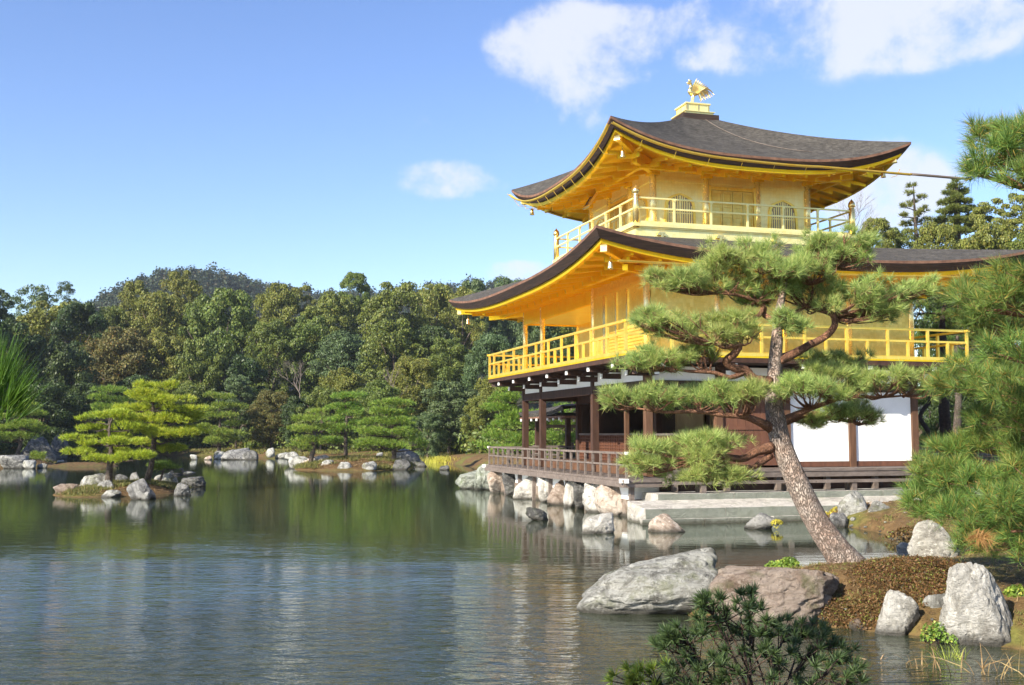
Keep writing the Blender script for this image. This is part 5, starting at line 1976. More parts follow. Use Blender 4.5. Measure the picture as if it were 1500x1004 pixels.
# ================================================================== PINES OF THE SMALL ISLAND AND THE BANKS
ND_ISL = (.15, .016, 11, 150)
pads_pine('pine_tree', 'bright yellow green pine at the small island left, pads near water', 40.5,
          [(158, 712, 0), (160, 690, 0), (163, 660, 0), (160, 632, 0), (164, 612, 0)], [.15, .11, .08, .05, .02],
          [(108, 643, 20, 6, -.3), (117, 664, 26, 8, -.5), (138, 651, 24, 6, -.2), (141, 629, 28, 8, .1), (164, 611, 44, 10, 0), (147, 674, 30, 8, -.6),
           (182, 649, 30, 8, -.4), (199, 670, 38, 10, -.3), (190, 626, 28, 8, .3), (120, 615, 12, 5, 0), (170, 662, 24, 7, .5), (160, 640, 30, 7, .6)],
          ND_ISL, 'needle_yellow', 'bark_grey', 31, 'pines of the small island', limb_r=.05)
pads_pine('pine_tree', 'taller bright yellow green pine on the right of the small island, dome crowned', 42.3,
          [(213, 704, 0), (222, 680, 0), (226, 640, 0), (225, 610, 0), (224, 580, 0), (228, 566, 0)], [.14, .11, .09, .07, .05, .02],
          [(229, 567, 34, 10, 0), (217, 581, 46, 10, .2), (243, 588, 46, 10, -.3), (262, 600, 36, 9, 0), (204, 600, 40, 9, .2), (205, 615, 34, 9, -.4),
           (255, 616, 44, 10, .1), (280, 612, 24, 8, .4), (249, 637, 50, 10, -.2), (223, 632, 34, 9, -.5), (284, 634, 22, 9, .5), (240, 660, 36, 8, .4), (210, 650, 26, 8, .7)],
          ND_ISL, 'needle_yellow', 'bark_grey', 32, 'pines of the small island', limb_r=.05)
pads_pine('young_pine', 'small green pine bush low over the water at the right of the small island', 43.0,
          [(232, 704, 0), (238, 694, 0), (241, 686, 0)], [.05, .04, .02], [(240, 683, 24, 6, 0), (228, 688, 14, 5, .2), (256, 687, 12, 4, .1)],
          ND_ISL, 'needle_green', 'bark_grey', 33, 'pines of the small island')
ND_MID = (.20, .028, 9, 75)
pads_pine('pine_tree', 'left leaning green pine at the left tip of the middle island', 67.5,
          [(454, 674, 0), (460, 655, 0), (462, 640, 0), (455, 622, 0)], [.16, .13, .1, .04],
          [(451, 615, 24, 7, 0), (446, 632, 26, 8, -.4), (452, 647, 24, 8, -.3), (440, 657, 18, 9, -.5), (470, 628, 20, 7, .5), (437, 644, 12, 6, 0), (466, 606, 16, 6, .2)],
          ND_MID, 'needle_green', 'bark_grey', 41, 'pines of the middle island', limb_r=.06)
pads_pine('pine_tree', 'tall green pine in the middle of the three on the middle island', 70.5,
          [(507, 668, 0), (506, 640, 0), (508, 615, 0), (506, 590, 0)], [.15, .12, .09, .03],
          [(507, 583, 30, 7, 0), (497, 598, 30, 8, .2), (517, 606, 28, 8, -.2), (489, 617, 24, 8, .3), (503, 630, 30, 9, -.4), (485, 648, 26, 8, -.5), (525, 622, 20, 8, .4), (500, 650, 20, 8, .2)],
          ND_MID, 'needle_green', 'bark_grey', 42, 'pines of the middle island', limb_r=.06)
pads_pine('pine_tree', 'widest green pine at the right of the middle island, pads stepping to the water', 69.0,
          [(577, 676, 0), (577, 650, 0), (574, 625, 0), (573, 600, 0)], [.17, .13, .1, .03],
          [(572, 593, 34, 8, 0), (560, 605, 26, 8, -.3), (588, 606, 26, 8, .3), (590, 620, 32, 9, 0), (551, 620, 28, 8, -.2), (540, 634, 24, 9, -.5), (571, 636, 44, 10, -.3),
           (596, 638, 24, 9, .4), (545, 650, 26, 8, -.5), (609, 649, 18, 8, -.2), (618, 655, 14, 8, .1), (574, 654, 32, 8, -.5), (533, 655, 14, 6, 0)],
          ND_MID, 'needle_green', 'bark_grey', 43, 'pines of the middle island', limb_r=.06)
pads_pine('pine_tree', 'green layered pine on the left bank beside the dark peaked rock', 75.5,
          [(22, 672, 0), (30, 650, 0), (34, 630, 0), (34, 605, 0)], [.16, .12, .1, .04],
          [(30, 600, 30, 9, 0), (50, 608, 26, 8, .4), (10, 612, 26, 8, 0), (45, 625, 34, 9, -.2), (8, 630, 30, 8, -.3), (24, 640, 30, 8, -.5), (60, 632, 20, 8, .3), (5, 645, 20, 7, -.4), (40, 592, 16, 6, .2)],
          ND_MID, 'needle_green', 'bark_grey', 44, 'bank pines', limb_r=.06)
pads_pine('young_pine', 'small round green pine on the rocks at the tip of the left bank', 74.2,
          [(60, 682, 0), (60, 674, 0)], [.05, .03], [(60, 671, 17, 6, 0), (56, 666, 10, 4, .2)], ND_MID, 'needle_green', 'bark_grey', 45, 'bank pines')
pads_pine('pine_tree', 'layered dull green pine on the far bank above the long grey rock', 108,
          [(320, 668, 0), (322, 640, 0), (322, 610, 0), (320, 585, 0)], [.2, .17, .12, .04],
          [(322, 582, 22, 7, 0), (332, 597, 28, 7, .4), (308, 600, 20, 7, -.4), (322, 612, 34, 8, 0), (340, 622, 22, 7, .4), (305, 628, 22, 7, -.4), (328, 636, 32, 8, -.5), (315, 648, 26, 7, -.7), (342, 645, 18, 7, .3)],
          (.26, .04, 8, 42), 'needle_green', 'bark_grey', 46, 'bank pines', limb_r=.08)
pads_pine('pine_tree', 'dark green pine showing behind the left shoulder of the tall yellow pine', 88,
          [(160, 668, 0), (160, 630, 0), (163, 590, 0)], [.2, .15, .05],
          [(163, 574, 26, 7, 0), (150, 584, 22, 7, 0), (176, 588, 22, 8, .4), (160, 598, 32, 8, 0), (150, 612, 28, 8, .3)],
          (.26, .036, 8, 48), 'needle_green', 'bark_grey', 47, 'bank pines', limb_r=.08)
pads_pine('pine_tree', 'bright green pine seen left of the deck columns behind the boat porch', 60,
          [(775, 672, 0), (772, 640, 0), (770, 600, 0), (768, 575, 0)], [.2, .15, .1, .04],
          [(765, 572, 34, 10, 0), (745, 585, 30, 10, -.3), (790, 586, 30, 10, .3), (735, 600, 30, 10, 0), (770, 612, 44, 12, -.4), (740, 624, 30, 10, -.6), (800, 625, 36, 12, .4), (728, 640, 26, 10, -.4),
           (765, 645, 48, 12, -.5), (745, 660, 34, 8, -.7), (712, 655, 16, 8, 0)],
          (.20, .026, 9, 85), 'needle_green', 'bark_grey', 48, 'bank pines', limb_r=.06)
pads_pine('pine_tree', 'bright green pine framed between the ground floor columns of the pavilion', 64,
          [(838, 668, 0), (836, 630, 0), (838, 590, 0)], [.2, .14, .05],
          [(835, 612, 30, 12, 0), (815, 625, 26, 10, 0), (850, 630, 30, 12, .3), (830, 645, 36, 12, -.3), (860, 600, 26, 10, .2), (820, 600, 20, 8, .4), (845, 580, 34, 10, .6)],
          (.20, .026, 9, 80), 'needle_green', 'bark_grey', 49, 'bank pines', limb_r=.06)
# pines between the pavilion and the right edge
ND_R = (.17, .016, 11, 95)
pads_pine('pine_tree', 'shaded pine with a bare dark trunk just past the north end of the pavilion', 41,
          [(1384, 672, 0), (1385, 640, 0), (1383, 590, 0), (1386, 540, 0), (1380, 480, .2), (1385, 440, .3)], [.24, .22, .2, .17, .12, .05],
          [(1370, 430, 50, 16, 0), (1410, 445, 48, 16, .4), (1345, 455, 30, 12, .5), (1390, 470, 56, 16, .6), (1370, 415, 40, 12, 1.0), (1420, 480, 40, 16, 0), (1355, 490, 34, 12, 1.2), (1440, 420, 46, 16, .5)],
          ND_R, 'needle_right', 'bark_dark', 51, 'pines beyond the north end', limb_r=.06)
pads_pine('pine_tree', 'pine with a pale trunk farther back among the shaded stems north of the pavilion', 50,
          [(1400, 672, 0), (1402, 630, 0), (1404, 580, 0), (1400, 520, 0), (1405, 470, 0)], [.2, .18, .15, .12, .05],
          [(1405, 470, 60, 18, 0), (1360, 500, 50, 16, 0), (1440, 500, 60, 18, .5), (1400, 530, 50, 14, 1), (1365, 535, 30, 12, .4), (1430, 545, 36, 12, 1)],
          ND_R, 'needle_right', 'bark_grey', 52, 'pines beyond the north end', limb_r=.06)
pads_pine('pine_tree', 'crooked small pine close behind the white panel corner with a twisting thin stem', 45,
          [(1352, 675, 0), (1362, 640, 0), (1348, 610, 0), (1366, 580, 0), (1352, 550, 0)], [.12, .10, .09, .08, .03],
          [(1352, 555, 26, 10, 0), (1372, 568, 22, 10, .3), (1362, 650, 26, 12, .6), (1350, 668, 20, 8, .3)],
          ND_R, 'needle_green', 'bark_dark', 53, 'pines beyond the north end', limb_r=.05)

# ================================================================== HILLSIDE TREES


def crown_variant(seed, n, nl, leaf, flat=1.0, spire=False, gaps=0.0):
    rng = np.random.default_rng(seed)
    mb = MB()
    lob, lr = [], []
    for i in range(nl):
        z = rng.uniform(.04, .90)
        if spire:
            env = .46 * (1 - z) ** .75 + .03
        else:
            env = .5 * math.sqrt(max(.01, 1 - (2 * z - .85) ** 2 * .98)) * (1 if z > .3 else .85)
        a = rng.uniform(0, 6.283)
        r = env * rng.uniform(.0, 1) ** .42 * .90
        lob.append((math.cos(a) * r, math.sin(a) * r, z))
        lr.append(rng.uniform(.065, .125) * (.75 if spire else 1))
    lob, lr = np.array(lob), np.array(lr)
    i = rng.integers(0, nl, n)
    d = norm(rng.normal(size=(n, 3)) + np.array([0, 0, .55]))
    rad_ = rng.uniform(.45, 1.0, n) ** .5
    fl = np.array([1.1, 1.1, .66 * flat])
    wob = 1 + .35 * vnoise(d * 1.6 + lob[i] * 9, seed, 3, 2.2)
    pos = lob[i] + d * (lr[i] * wob)[:, None] * rad_[:, None] * fl
    pos[:, 2] = (pos[:, 2] - pos[:, 2].min()) / (pos[:, 2].max() - pos[:, 2].min())
    mb.cards(cards_from(pos, norm(d + .55 * rng.normal(size=(n, 3))), leaf, rng), 4)
    return mb


def trunk_variant(seed, h=.5):
    rr = random.Random(seed)
    mb = MB()
    pts = [(0, 0, -.6), (rr.uniform(-.02, .02), rr.uniform(-.02, .02), .15), (rr.uniform(-.04, .04), rr.uniform(-.04, .04), .45), (rr.uniform(-.05, .05), 0, .8)]
    mb.tube(curve(pts, 3), interp_r([.04, .032, .024, .008], 10), 7)
    for i in range(9):
        z = rr.uniform(.2, .7)
        a = rr.uniform(0, 6.28)
        e = (math.cos(a) * .34, math.sin(a) * .34, z + rr.uniform(.08, .28))
        mb.tube([(0, 0, z - .08), (e[0] * .5, e[1] * .5, z + .08), e], [.015, .010, .003], 5)
    return mb


VAR = {}
for key, args in {'a': (1, 36000, 110, .0130), 'b': (2, 34000, 90, .0135), 'c': (3, 36000, 140, .0125), 'd': (4, 32000, 80, .0135),
                  'flat': (5, 28000, 90, .0130, .6), 'spire': (6, 28000, 150, .0120, .7, True), 'thin': (7, 9000, 60, .0125, .6)}.items():
    VAR[key] = args
TREES = {}


def forest_tree(label, px, py_top, wpx, Y, kind, m, group='trees of the wooded hillside', name='broadleaf_tree', zb=None, py_base=None, cat='tree', turn=None):
    """a tree whose top is seen at (px, py_top) at the distance Y, its crown wpx wide"""
    t = P(px, py_top, Y)
    g = gz(t.x, t.y) if zb is None else zb
    wm = wpx * Y / F
    h = max(t.z - g, 1.5)
    # crown starts low where the trees stand close
    ch = min(h * .94, wm * 1.75) if py_base is None else t.z - P(px, py_base, Y).z
    key = (kind, m)
    rz = random.Random(label).uniform(0, 6.28) if turn is None else turn
    if key not in TREES:
        root = empty(name, (t.x, t.y, g), label, cat, group, rz)
        cr = crown_variant(*VAR[kind]).build('crown', m, root)
        tk = trunk_variant(VAR[kind][0]).build('trunk', 'bark_grey', root, True)
        TREES[key] = root
    else:
        root = copy_tree(TREES[key])
        root.name = name
        root.location = (t.x, t.y, g)
        root.rotation_euler = (0, 0, rz)
        tag(root, label, cat, group)
    for ch_ in root.children:
        if ch_.name.startswith('crown'):
            ch_.scale = (wm * 1.08, wm * 1.08, ch)
            ch_.location = (0, 0, h - ch)
        else:
            ch_.scale = (wm * .55 + h * .2, wm * .55 + h * .2, h * .92)
            ch_.location = (0, 0, 0)
    return root


T_ = forest_tree
# skyline row, left to right
T_('loose grey green tree on the far left skyline with open leggy branches', 48, 416, 92, 138, 'thin', 'leaf_blue')
T_('small dark tufted tree standing up on the left skyline', 97, 412, 42, 136, 'thin', 'leaf_dark')
T_('dark tree cut by the left frame edge at skyline height', -8, 420, 60, 120, 'b', 'leaf_dark')
T_('pale olive tree below the left skyline, broad and loose', 75, 440, 130, 132, 'a', 'leaf_olive')
T_('dark round tree under the foot of the blue peak', 118, 440, 84, 128, 'd', 'leaf_dark')
T_('small green tree in the dip left of the peak', 165, 446, 60, 140, 'c', 'leaf_green')
T_('olive tree with an upright top in front of the blue peak', 202, 412, 62, 148, 'b', 'leaf_olive')
T_('highest tree on the left slope, olive with a pointed green top', 268, 396, 74, 150, 'a', 'leaf_olive')
T_('wide olive tree left of the highest one, domed', 232, 424, 92, 142, 'c', 'leaf_olive')
T_('tall deep green tree with a knobbly outline, biggest of the left slope', 333, 420, 112, 134, 'b', 'leaf_green')
T_('dark green tree pressed against the biggest left slope tree', 296, 432, 84, 138, 'd', 'leaf_green')
T_('golden olive tree on the skyline right of the biggest left slope tree', 408, 414, 76, 150, 'a', 'leaf_olive')
T_('pale olive tree at the middle of the skyline with a flat top', 440, 418, 70, 154, 'flat', 'leaf_olive')
T_('narrow green tree with a domed top standing highest in mid skyline', 520, 398, 48, 150, 'd', 'leaf_green')
T_('soft olive tree left of the narrow domed tree', 488, 426, 80, 146, 'c', 'leaf_olive')
T_('big rounded green tree right of the narrow domed tree', 577, 412, 112, 142, 'a', 'leaf_green')
T_('light olive tree on the skyline above the lower roof tip', 640, 412, 84, 152, 'c', 'leaf_olive')
T_('blue green tree on the skyline touching the lower roof edge', 700, 410, 76, 156, 'b', 'leaf_blue')
T_('olive tree behind the lower roof tip', 676, 420, 70, 146, 'd', 'leaf_olive')
T_('hazy blue green tree on the skyline under the roof slope', 745, 404, 80, 160, 'c', 'leaf_blue')
# middle row
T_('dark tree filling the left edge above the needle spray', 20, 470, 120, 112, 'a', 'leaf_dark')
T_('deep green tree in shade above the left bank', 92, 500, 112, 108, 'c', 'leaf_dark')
T_('brownish green tree behind the yellow pines, speckled with rust', 178, 478, 120, 124, 'a', 'leaf_rust')
T_('dull olive tree between the rusty tree and the biggest left slope tree', 240, 486, 96, 126, 'c', 'leaf_olive')
T_('dark green tree above the bank pines with a white propped trunk under it', 296, 496, 84, 118, 'b', 'leaf_green')
T_('deep green tree low on the slope under the biggest left slope tree', 350, 520, 90, 120, 'd', 'leaf_dark')
T_('green tree in the middle of the slope left of the bare grey tree', 396, 466, 82, 132, 'c', 'leaf_green')
T_('dark green tree above the bare grey tree', 450, 462, 84, 134, 'a', 'leaf_green')
T_('blue grey green tree in the centre of the slope', 502, 484, 92, 130, 'c', 'leaf_blue')
T_('olive tree in the upper centre with broad shaggy tiers', 470, 444, 78, 140, 'flat', 'leaf_olive')
T_('large dark green tree in the centre right of the slope', 578, 468, 104, 126, 'b', 'leaf_green')
T_('dark tree in shadow right of the large centre tree', 636, 476, 76, 128, 'd', 'leaf_dark')
T_('bushy mid green tree left of the lower roof tip', 660, 494, 80, 120, 'a', 'leaf_green')
T_('pale grey green tree behind the gilded balcony corner', 720, 486, 80, 108, 'c', 'leaf_blue')
T_('grey green tree between the balcony columns', 792, 448, 84, 100, 'c', 'leaf_blue')
T_('green tree seen through the second floor porch', 838, 452, 80, 106, 'b', 'leaf_green')
# front row
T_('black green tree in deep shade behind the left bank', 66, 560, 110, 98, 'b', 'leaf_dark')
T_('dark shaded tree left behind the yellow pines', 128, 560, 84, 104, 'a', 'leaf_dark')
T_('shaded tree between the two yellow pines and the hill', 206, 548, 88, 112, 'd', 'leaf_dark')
T_('dark green bush tree behind the right side of the yellow pine', 280, 560, 70, 116, 'c', 'leaf_green')
T_('blue green tree with drooping sprays above the far bank rocks', 348, 548, 56, 114, 'flat', 'leaf_blue')
T_('rust tinged low tree on the far bank right of the bank pine', 398, 570, 70, 112, 'c', 'leaf_rust')
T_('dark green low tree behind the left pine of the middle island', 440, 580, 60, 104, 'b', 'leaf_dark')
T_('olive dome behind the tall middle island pine', 504, 538, 82, 106, 'a', 'leaf_olive')
T_('green bush tree behind the gap between two middle island pines', 470, 566, 70, 102, 'd', 'leaf_green')
T_('soft olive dome above the widest middle island pine', 604, 520, 82, 104, 'c', 'leaf_olive')
T_('dull green tree directly behind the widest middle island pine', 556, 556, 76, 98, 'a', 'leaf_green')
T_('big round blue green bush tree at the water left of the deck', 658, 558, 98, 90, 'a', 'leaf_blue')
T_('low blue green bush at the foot of the big round one', 626, 604, 52, 86, 'd', 'leaf_blue')
T_('yellow green tree left of the balcony brackets', 722, 548, 70, 86, 'c', 'leaf_olive')
T_('olive bush tree right of the big round blue green one', 704, 580, 56, 84, 'd', 'leaf_olive')
# behind the pavilion on the right
GR = 'trees behind the pavilion'
T_('rounded olive treetop just right of the top balcony corner post', 1283, 318, 56, 74, 'd', 'leaf_olive', GR)
ND_C = (.30, .040, 12, 60)
pads_pine('conifer_tree', 'slender open conifer with tufted branches against the cloud', 78,
          [(1346, 400, 0), (1344, 365, 0), (1341, 330, 0), (1338, 272, 0)], [.22, .18, .12, .03],
          [(1338, 274, 8, 4, 0), (1333, 284, 8, 4, -.3), (1350, 291, 8, 4, .3), (1327, 303, 9, 4, 0), (1338, 298, 8, 4, .4), (1355, 309, 9, 4, 0), (1323, 317, 9, 4, -.4), (1347, 315, 9, 5, -.4),
           (1325, 330, 10, 5, .3), (1341, 327, 9, 5, .4), (1360, 324, 9, 5, .2), (1331, 342, 11, 5, -.4), (1352, 340, 10, 5, 0), (1345, 354, 12, 5, .4), (1322, 352, 9, 5, 0), (1366, 352, 9, 5, 0)],
          ND_C, 'leaf_olive', 'bark_grey', 61, GR, limb_r=.06, cat='tree')
pads_pine('conifer_tree', 'dense dark pyramid shaped conifer right of the slender open one', 80,
          [(1402, 400, 0), (1402, 350, 0), (1402, 310, 0), (1401, 266, 0)], [.35, .28, .2, .04],
          [(1401, 267, 6, 6, 0), (1400, 276, 11, 6, 0), (1407, 285, 12, 6, .5), (1392, 287, 12, 6, -.4), (1412, 297, 14, 6, 0), (1388, 300, 14, 7, .2), (1400, 295, 14, 7, -.8), (1418, 309, 15, 7, .4),
           (1384, 312, 15, 7, -.4), (1402, 310, 17, 7, -.9), (1425, 322, 16, 7, 0), (1380, 326, 16, 7, 0), (1402, 325, 20, 8, -1), (1430, 336, 18, 8, .3), (1376, 340, 18, 8, .3), (1400, 342, 24, 8, -1)],
          (.30, .045, 13, 95), 'leaf_green', 'bark_grey', 62, GR, limb_r=.08, cat='tree')
T_('olive pine like tree right of the dark conifer', 1452, 292, 76, 70, 'flat', 'leaf_olive', GR)
T_('tall olive tree at the right frame edge with a reddish stem', 1496, 282, 80, 66, 'flat', 'leaf_olive', GR)
T_('low olive tree over the lower roof between the conifers', 1370, 322, 80, 72, 'c', 'leaf_olive', GR)
T_('low green tree over the lower roof beside the rounded olive top', 1316, 334, 60, 76, 'b', 'leaf_green', GR)
T_('broad olive green tree just above the right end of the lower roof', 1440, 330, 100, 62, 'a', 'leaf_olive', GR)
T_('bushy tree above the lower roof at the right frame edge', 1510, 336, 90, 60, 'c', 'leaf_green', GR)
T_('shaded dark tree behind the stems north of the pavilion', 1400, 400, 130, 62, 'a', 'leaf_dark', GR)
T_('shaded green tree behind the right pine branches', 1480, 390, 120, 56, 'b', 'leaf_green', GR)
T_('dark undertree at the foot of the stems north of the pavilion', 1420, 560, 110, 58, 'c', 'leaf_dark', GR)
T_('dark bush tree behind the white panel corner', 1362, 560, 60, 54, 'd', 'leaf_dark', GR)
# trees of the left shore outside the frame: they shade the left bank
for i, (x, y, h, w) in enumerate(((-50, 62, 15, 9), (-56, 73, 17, 10), (-62, 86, 18, 11), (-49, 80, 15, 9), (-45, 70.5, 13, 8), (-57, 100, 18, 12))):
    p = Vector((x, y, gz(x, y)))
    o = copy_tree(TREES[('a', 'leaf_dark')])
    o.location = p
    tag(o, ['tall dark tree on the left shore nearest the viewer', 'tall dark tree on the left shore behind the nearest', 'tallest dark tree far along the left shore',
            'dark tree on the left shore closest to the bank rocks', 'lower dark tree on the left shore at the water edge', 'dark tree on the left shore farthest from the viewer'][i], 'tree', 'trees of the left shore')
    for c in o.children:
        if c.name.startswith('crown'):
            c.scale, c.location = (w, w, h * .85), (0, 0, h * .15)
        else:
            c.scale = (w * .6, w * .6, h * .9)


def bare_tree(label, px, py_top, py_base, Y, seed, m='twig', group='bare trees', wide=.5, name='bare_tree', rad0=None):
    a, b = P(px, py_base, Y), P(px, py_top, Y)
    H = b.z - a.z
    root = empty(name, a, label, 'bare tree', group)
    rr = random.Random(seed)
    mb = MB()
    tips = []

    def grow(p, d, L, r, lv):
        q = p + d * L * .5 + Vector((rr.uniform(-.08, .08), rr.uniform(-.08, .08), rr.uniform(-.02, .08))) * L
        e = p + d * L
        mb.tube([p, q, e], [r, r * .8, r * .55], 5 if lv < 3 else 3)
        if lv >= 6 or r < .004:
            return
        for _ in range(rr.choice((2, 2, 3))):
            nd = (d + Vector((rr.uniform(-1, 1) * wide, rr.uniform(-1, 1) * wide, rr.uniform(-.15, .45)))).normalized()
            grow(e if rr.random() < .6 else q, nd, L * rr.uniform(.6, .82), r * .6, lv + 1)
    r0 = rad0 or H * .016
    grow(Vector((0, 0, -.3)), Vector((rr.uniform(-.1, .1), 0, 1)).normalized(), H * .36, r0, 0)
    mb.build('branches', m, root)
    return root


bare_tree('leafless grey branched tree in the middle of the slope', 440, 520, 600, 112, 3, group='bare trees on the slope', wide=.7)
bare_tree('leafless pale many stemmed tree above the widest middle island pine', 578, 532, 612, 100, 5, group='bare trees on the slope', wide=.45)
bare_tree('leafless fine twigged tree behind the top balcony railing', 1236, 290, 420, 60, 12, group='bare trees on the slope', wide=.6)
# far wooded hills: one mass of tree tops
rng = np.random.default_rng(77)
n = 11000
th = np.where(rng.random(n) < .75, rng.uniform(-.50, .06, n), rng.uniform(-.52, .62, n))
yy = rng.uniform(300, 520, n)
fx, fy = np.tan(th) * yy, yy
fz = terrain(np.c_[fx, fy])
keep = fz > 4.5
fx, fy, fz = fx[keep], fy[keep], fz[keep]
m_ = 30
nn = len(fx)
hh = rng.uniform(3.0, 6.2, nn)
d = norm(rng.normal(size=(nn * m_, 3)) + np.array([0, 0, .5]))
ctr = np.c_[fx, fy, fz + hh * .4]
rad3 = np.c_[hh * .42, hh * .42, hh * .6]
pos = np.repeat(ctr, m_, 0) + d * np.repeat(rad3, m_, 0) * rng.uniform(.5, 1.05, (nn * m_, 1))
mb = MB()
mb.cards(cards_from(pos, norm(d + .4 * rng.normal(size=d.shape)), .62, rng), 4)
tag(mb.build('far_forest', 'leaf_far'), 'bluish wooded hills far beyond the pond', 'forest', None, 'stuff')

# bushes and saplings that fill the woodland edge
mb = MB()
rng = np.random.default_rng(78)
pts = []
for (x0, y0, x1, y1, k) in ((-44, 112, -30, 112, 46), (-30, 112, -10, 95, 70), (-10, 95, -5.2, 87, 26), (-5, 88, 0, 76, 30), (1, 72, 4, 56, 26), (-60, 74, -36, 80, 60), (-46, 84, -48, 112, 50)):
    t = rng.random(k)
    x, y = x0 + (x1 - x0) * t, y0 + (y1 - y0) * t
    pts.append(np.c_[x + rng.uniform(-2, 2, k), y + rng.uniform(2.5, 11, k)])
pts = np.concatenate(pts)
pz = terrain(pts)
keep = pz > .2
pts, pz = pts[keep], pz[keep]
k = len(pts)
hh = rng.uniform(.7, 2.6, k)
m_ = 210
d = norm(rng.normal(size=(k * m_, 3)) + np.array([0, 0, .4]))
pos = np.repeat(np.c_[pts, pz + hh * .35], m_, 0) + d * np.repeat(np.c_[hh * .75, hh * .75, hh * .65], m_, 0) * rng.uniform(.5, 1.05, (k * m_, 1))
mb.cards(cards_from(pos, norm(d + .5 * rng.normal(size=d.shape)), .15, rng), 4)
tag(mb.build('undergrowth', 'leaf_green'), 'mixed bushes along the wooded far bank', 'undergrowth', None, 'stuff')

# ================================================================== SHRUBS, GRASS AND REEDS


def shrub(label, name, cat, loc, domes, leaf, n, m, seed, group=None, m_stem='bark_dark'):
    rng = np.random.default_rng(seed)
    root = empty(name, loc, label, cat, group)
    mb, st = MB(), MB()
    tot = sum(r[3] * r[4] for r in domes)
    for (x, y, z, rx, ry, rz) in domes:
        k = int(n * rx * ry / tot)
        d = norm(rng.normal(size=(k, 3)))
        d[:, 2] = np.abs(d[:, 2]) * np.where(rng.random(k) > .12, 1, -1)
        f = 1 + .10 * vnoise(d * 2 + x, seed, 3, 3)
        pos = np.array([x, y, z]) + d * np.array([rx, ry, rz]) * (rng.uniform(.82, 1.05, k) * f)[:, None]
        mb.cards(cards_from(pos, norm(d * .7 + .8 * rng.normal(size=d.shape)), leaf, rng), 4)
        for q in range(int(10 + rx * 20)):
            i = rng.integers(0, k)
            e = Vector(pos[i])
            st.tube([Vector((x + rng.uniform(-.3, .3) * rx, y + rng.uniform(-.3, .3) * ry, z - .02)), e * .9 + Vector((x, y, z)) * .1], [.008, .003], 4)
    mb.build('leaves', m, root)
    st.build('stems', m_stem, root)
    return root


c = W(1312, 905, .1)
shrub('wide bronze coloured low shrub spreading at the foot of the leaning pine', 'low_shrub', 'shrub', (c.x + .08, c.y + .5, .10),
      [(-.42, .10, .02, .50, .60, .26), (.05, .30, .10, .60, .75, .42), (.58, .35, .12, .60, .85, .46), (-.22, -.30, -.02, .48, .46, .28), (.28, -.35, .00, .52, .46, .34),
       (.94, .55, .10, .50, .7, .42), (-.40, -.52, -.08, .36, .30, .20), (.55, .85, .15, .7, .5, .38), (.74, -.10, .02, .42, .5, .34), (.02, -.62, -.08, .4, .26, .24), (1.25, .7, .1, .40, .5, .34), (1.0, .1, 0, .34, .4, .3), (-.74, -.30, -.04, .30, .36, .24), (-.80, .10, -.04, .30, .5, .22), (-.66, .40, -.02, .3, .4, .22)], .0125, 150000, 'leaf_heath', 1)
c = P(1158, 850, 14.55)
shrub('small fresh green leafy shrub behind the brown boulder left of the pine foot', 'leafy_shrub', 'shrub', (c.x, c.y, c.z - .12),
      [(-.16, 0, .14, .24, .18, .22), (.10, .05, .10, .20, .18, .18), (.34, .05, .04, .17, .15, .15), (-.02, 0, .26, .15, .12, .15), (-.32, 0, .06, .16, .14, .12)], .019, 6500, 'leaf_shrub', 2)
c = W(1432, 826, .3)
shrub('little bright leafed plant beside the square standing rock', 'leafy_plant', 'plant', (c.x, c.y, .30), [(0, 0, .05, .20, .18, .14), (.25, .05, .02, .18, .15, .10)], .026, 1300, 'leaf_shrub', 3)
c = W(1492, 905, .15)
shrub('green ferny plant right of the tall upright rock at the frame edge', 'leafy_plant', 'plant', (c.x, c.y, .1), [(0, 0, .15, .18, .15, .26), (.1, 0, .0, .2, .15, .2)], .028, 1500, 'leaf_shrub', 4)
c = W(1370, 935, .05)
shrub('yellow green weeds at the foot of the small mossy rock', 'weed_clump', 'weed', (c.x, c.y - .05, .02), [(0, 0, .05, .10, .08, .16), (.14, 0, .0, .1, .08, .12), (-.12, -.03, .02, .06, .06, .18)], .016, 900, 'leaf_shrub', 5)
c = W(1138, 770, .1)
shrub('yellow weeds growing on the grey rock in front of the terrace', 'weed_clump', 'weed', (c.x, c.y, .14), [(0, 0, 0, .13, .10, .10)], .022, 300, 'grass_yellow', 6)
c = W(1226, 758, .1)
shrub('yellow weeds at the terrace edge left of the tall whitish green rock', 'weed_clump', 'weed', (c.x, c.y, .1), [(0, 0, 0, .22, .16, .26), (-.3, 0, 0, .16, .12, .14)], .03, 500, 'grass_yellow', 7)
c = W(1320, 786, .1)
shrub('low bronze weeds along the inlet right of the terrace rocks', 'weed_clump', 'weed', (c.x + .2, c.y, .08), [(0, 0, 0, .5, .3, .20), (.7, 0, 0, .5, .3, .16)], .03, 1400, 'leaf_heath', 8)


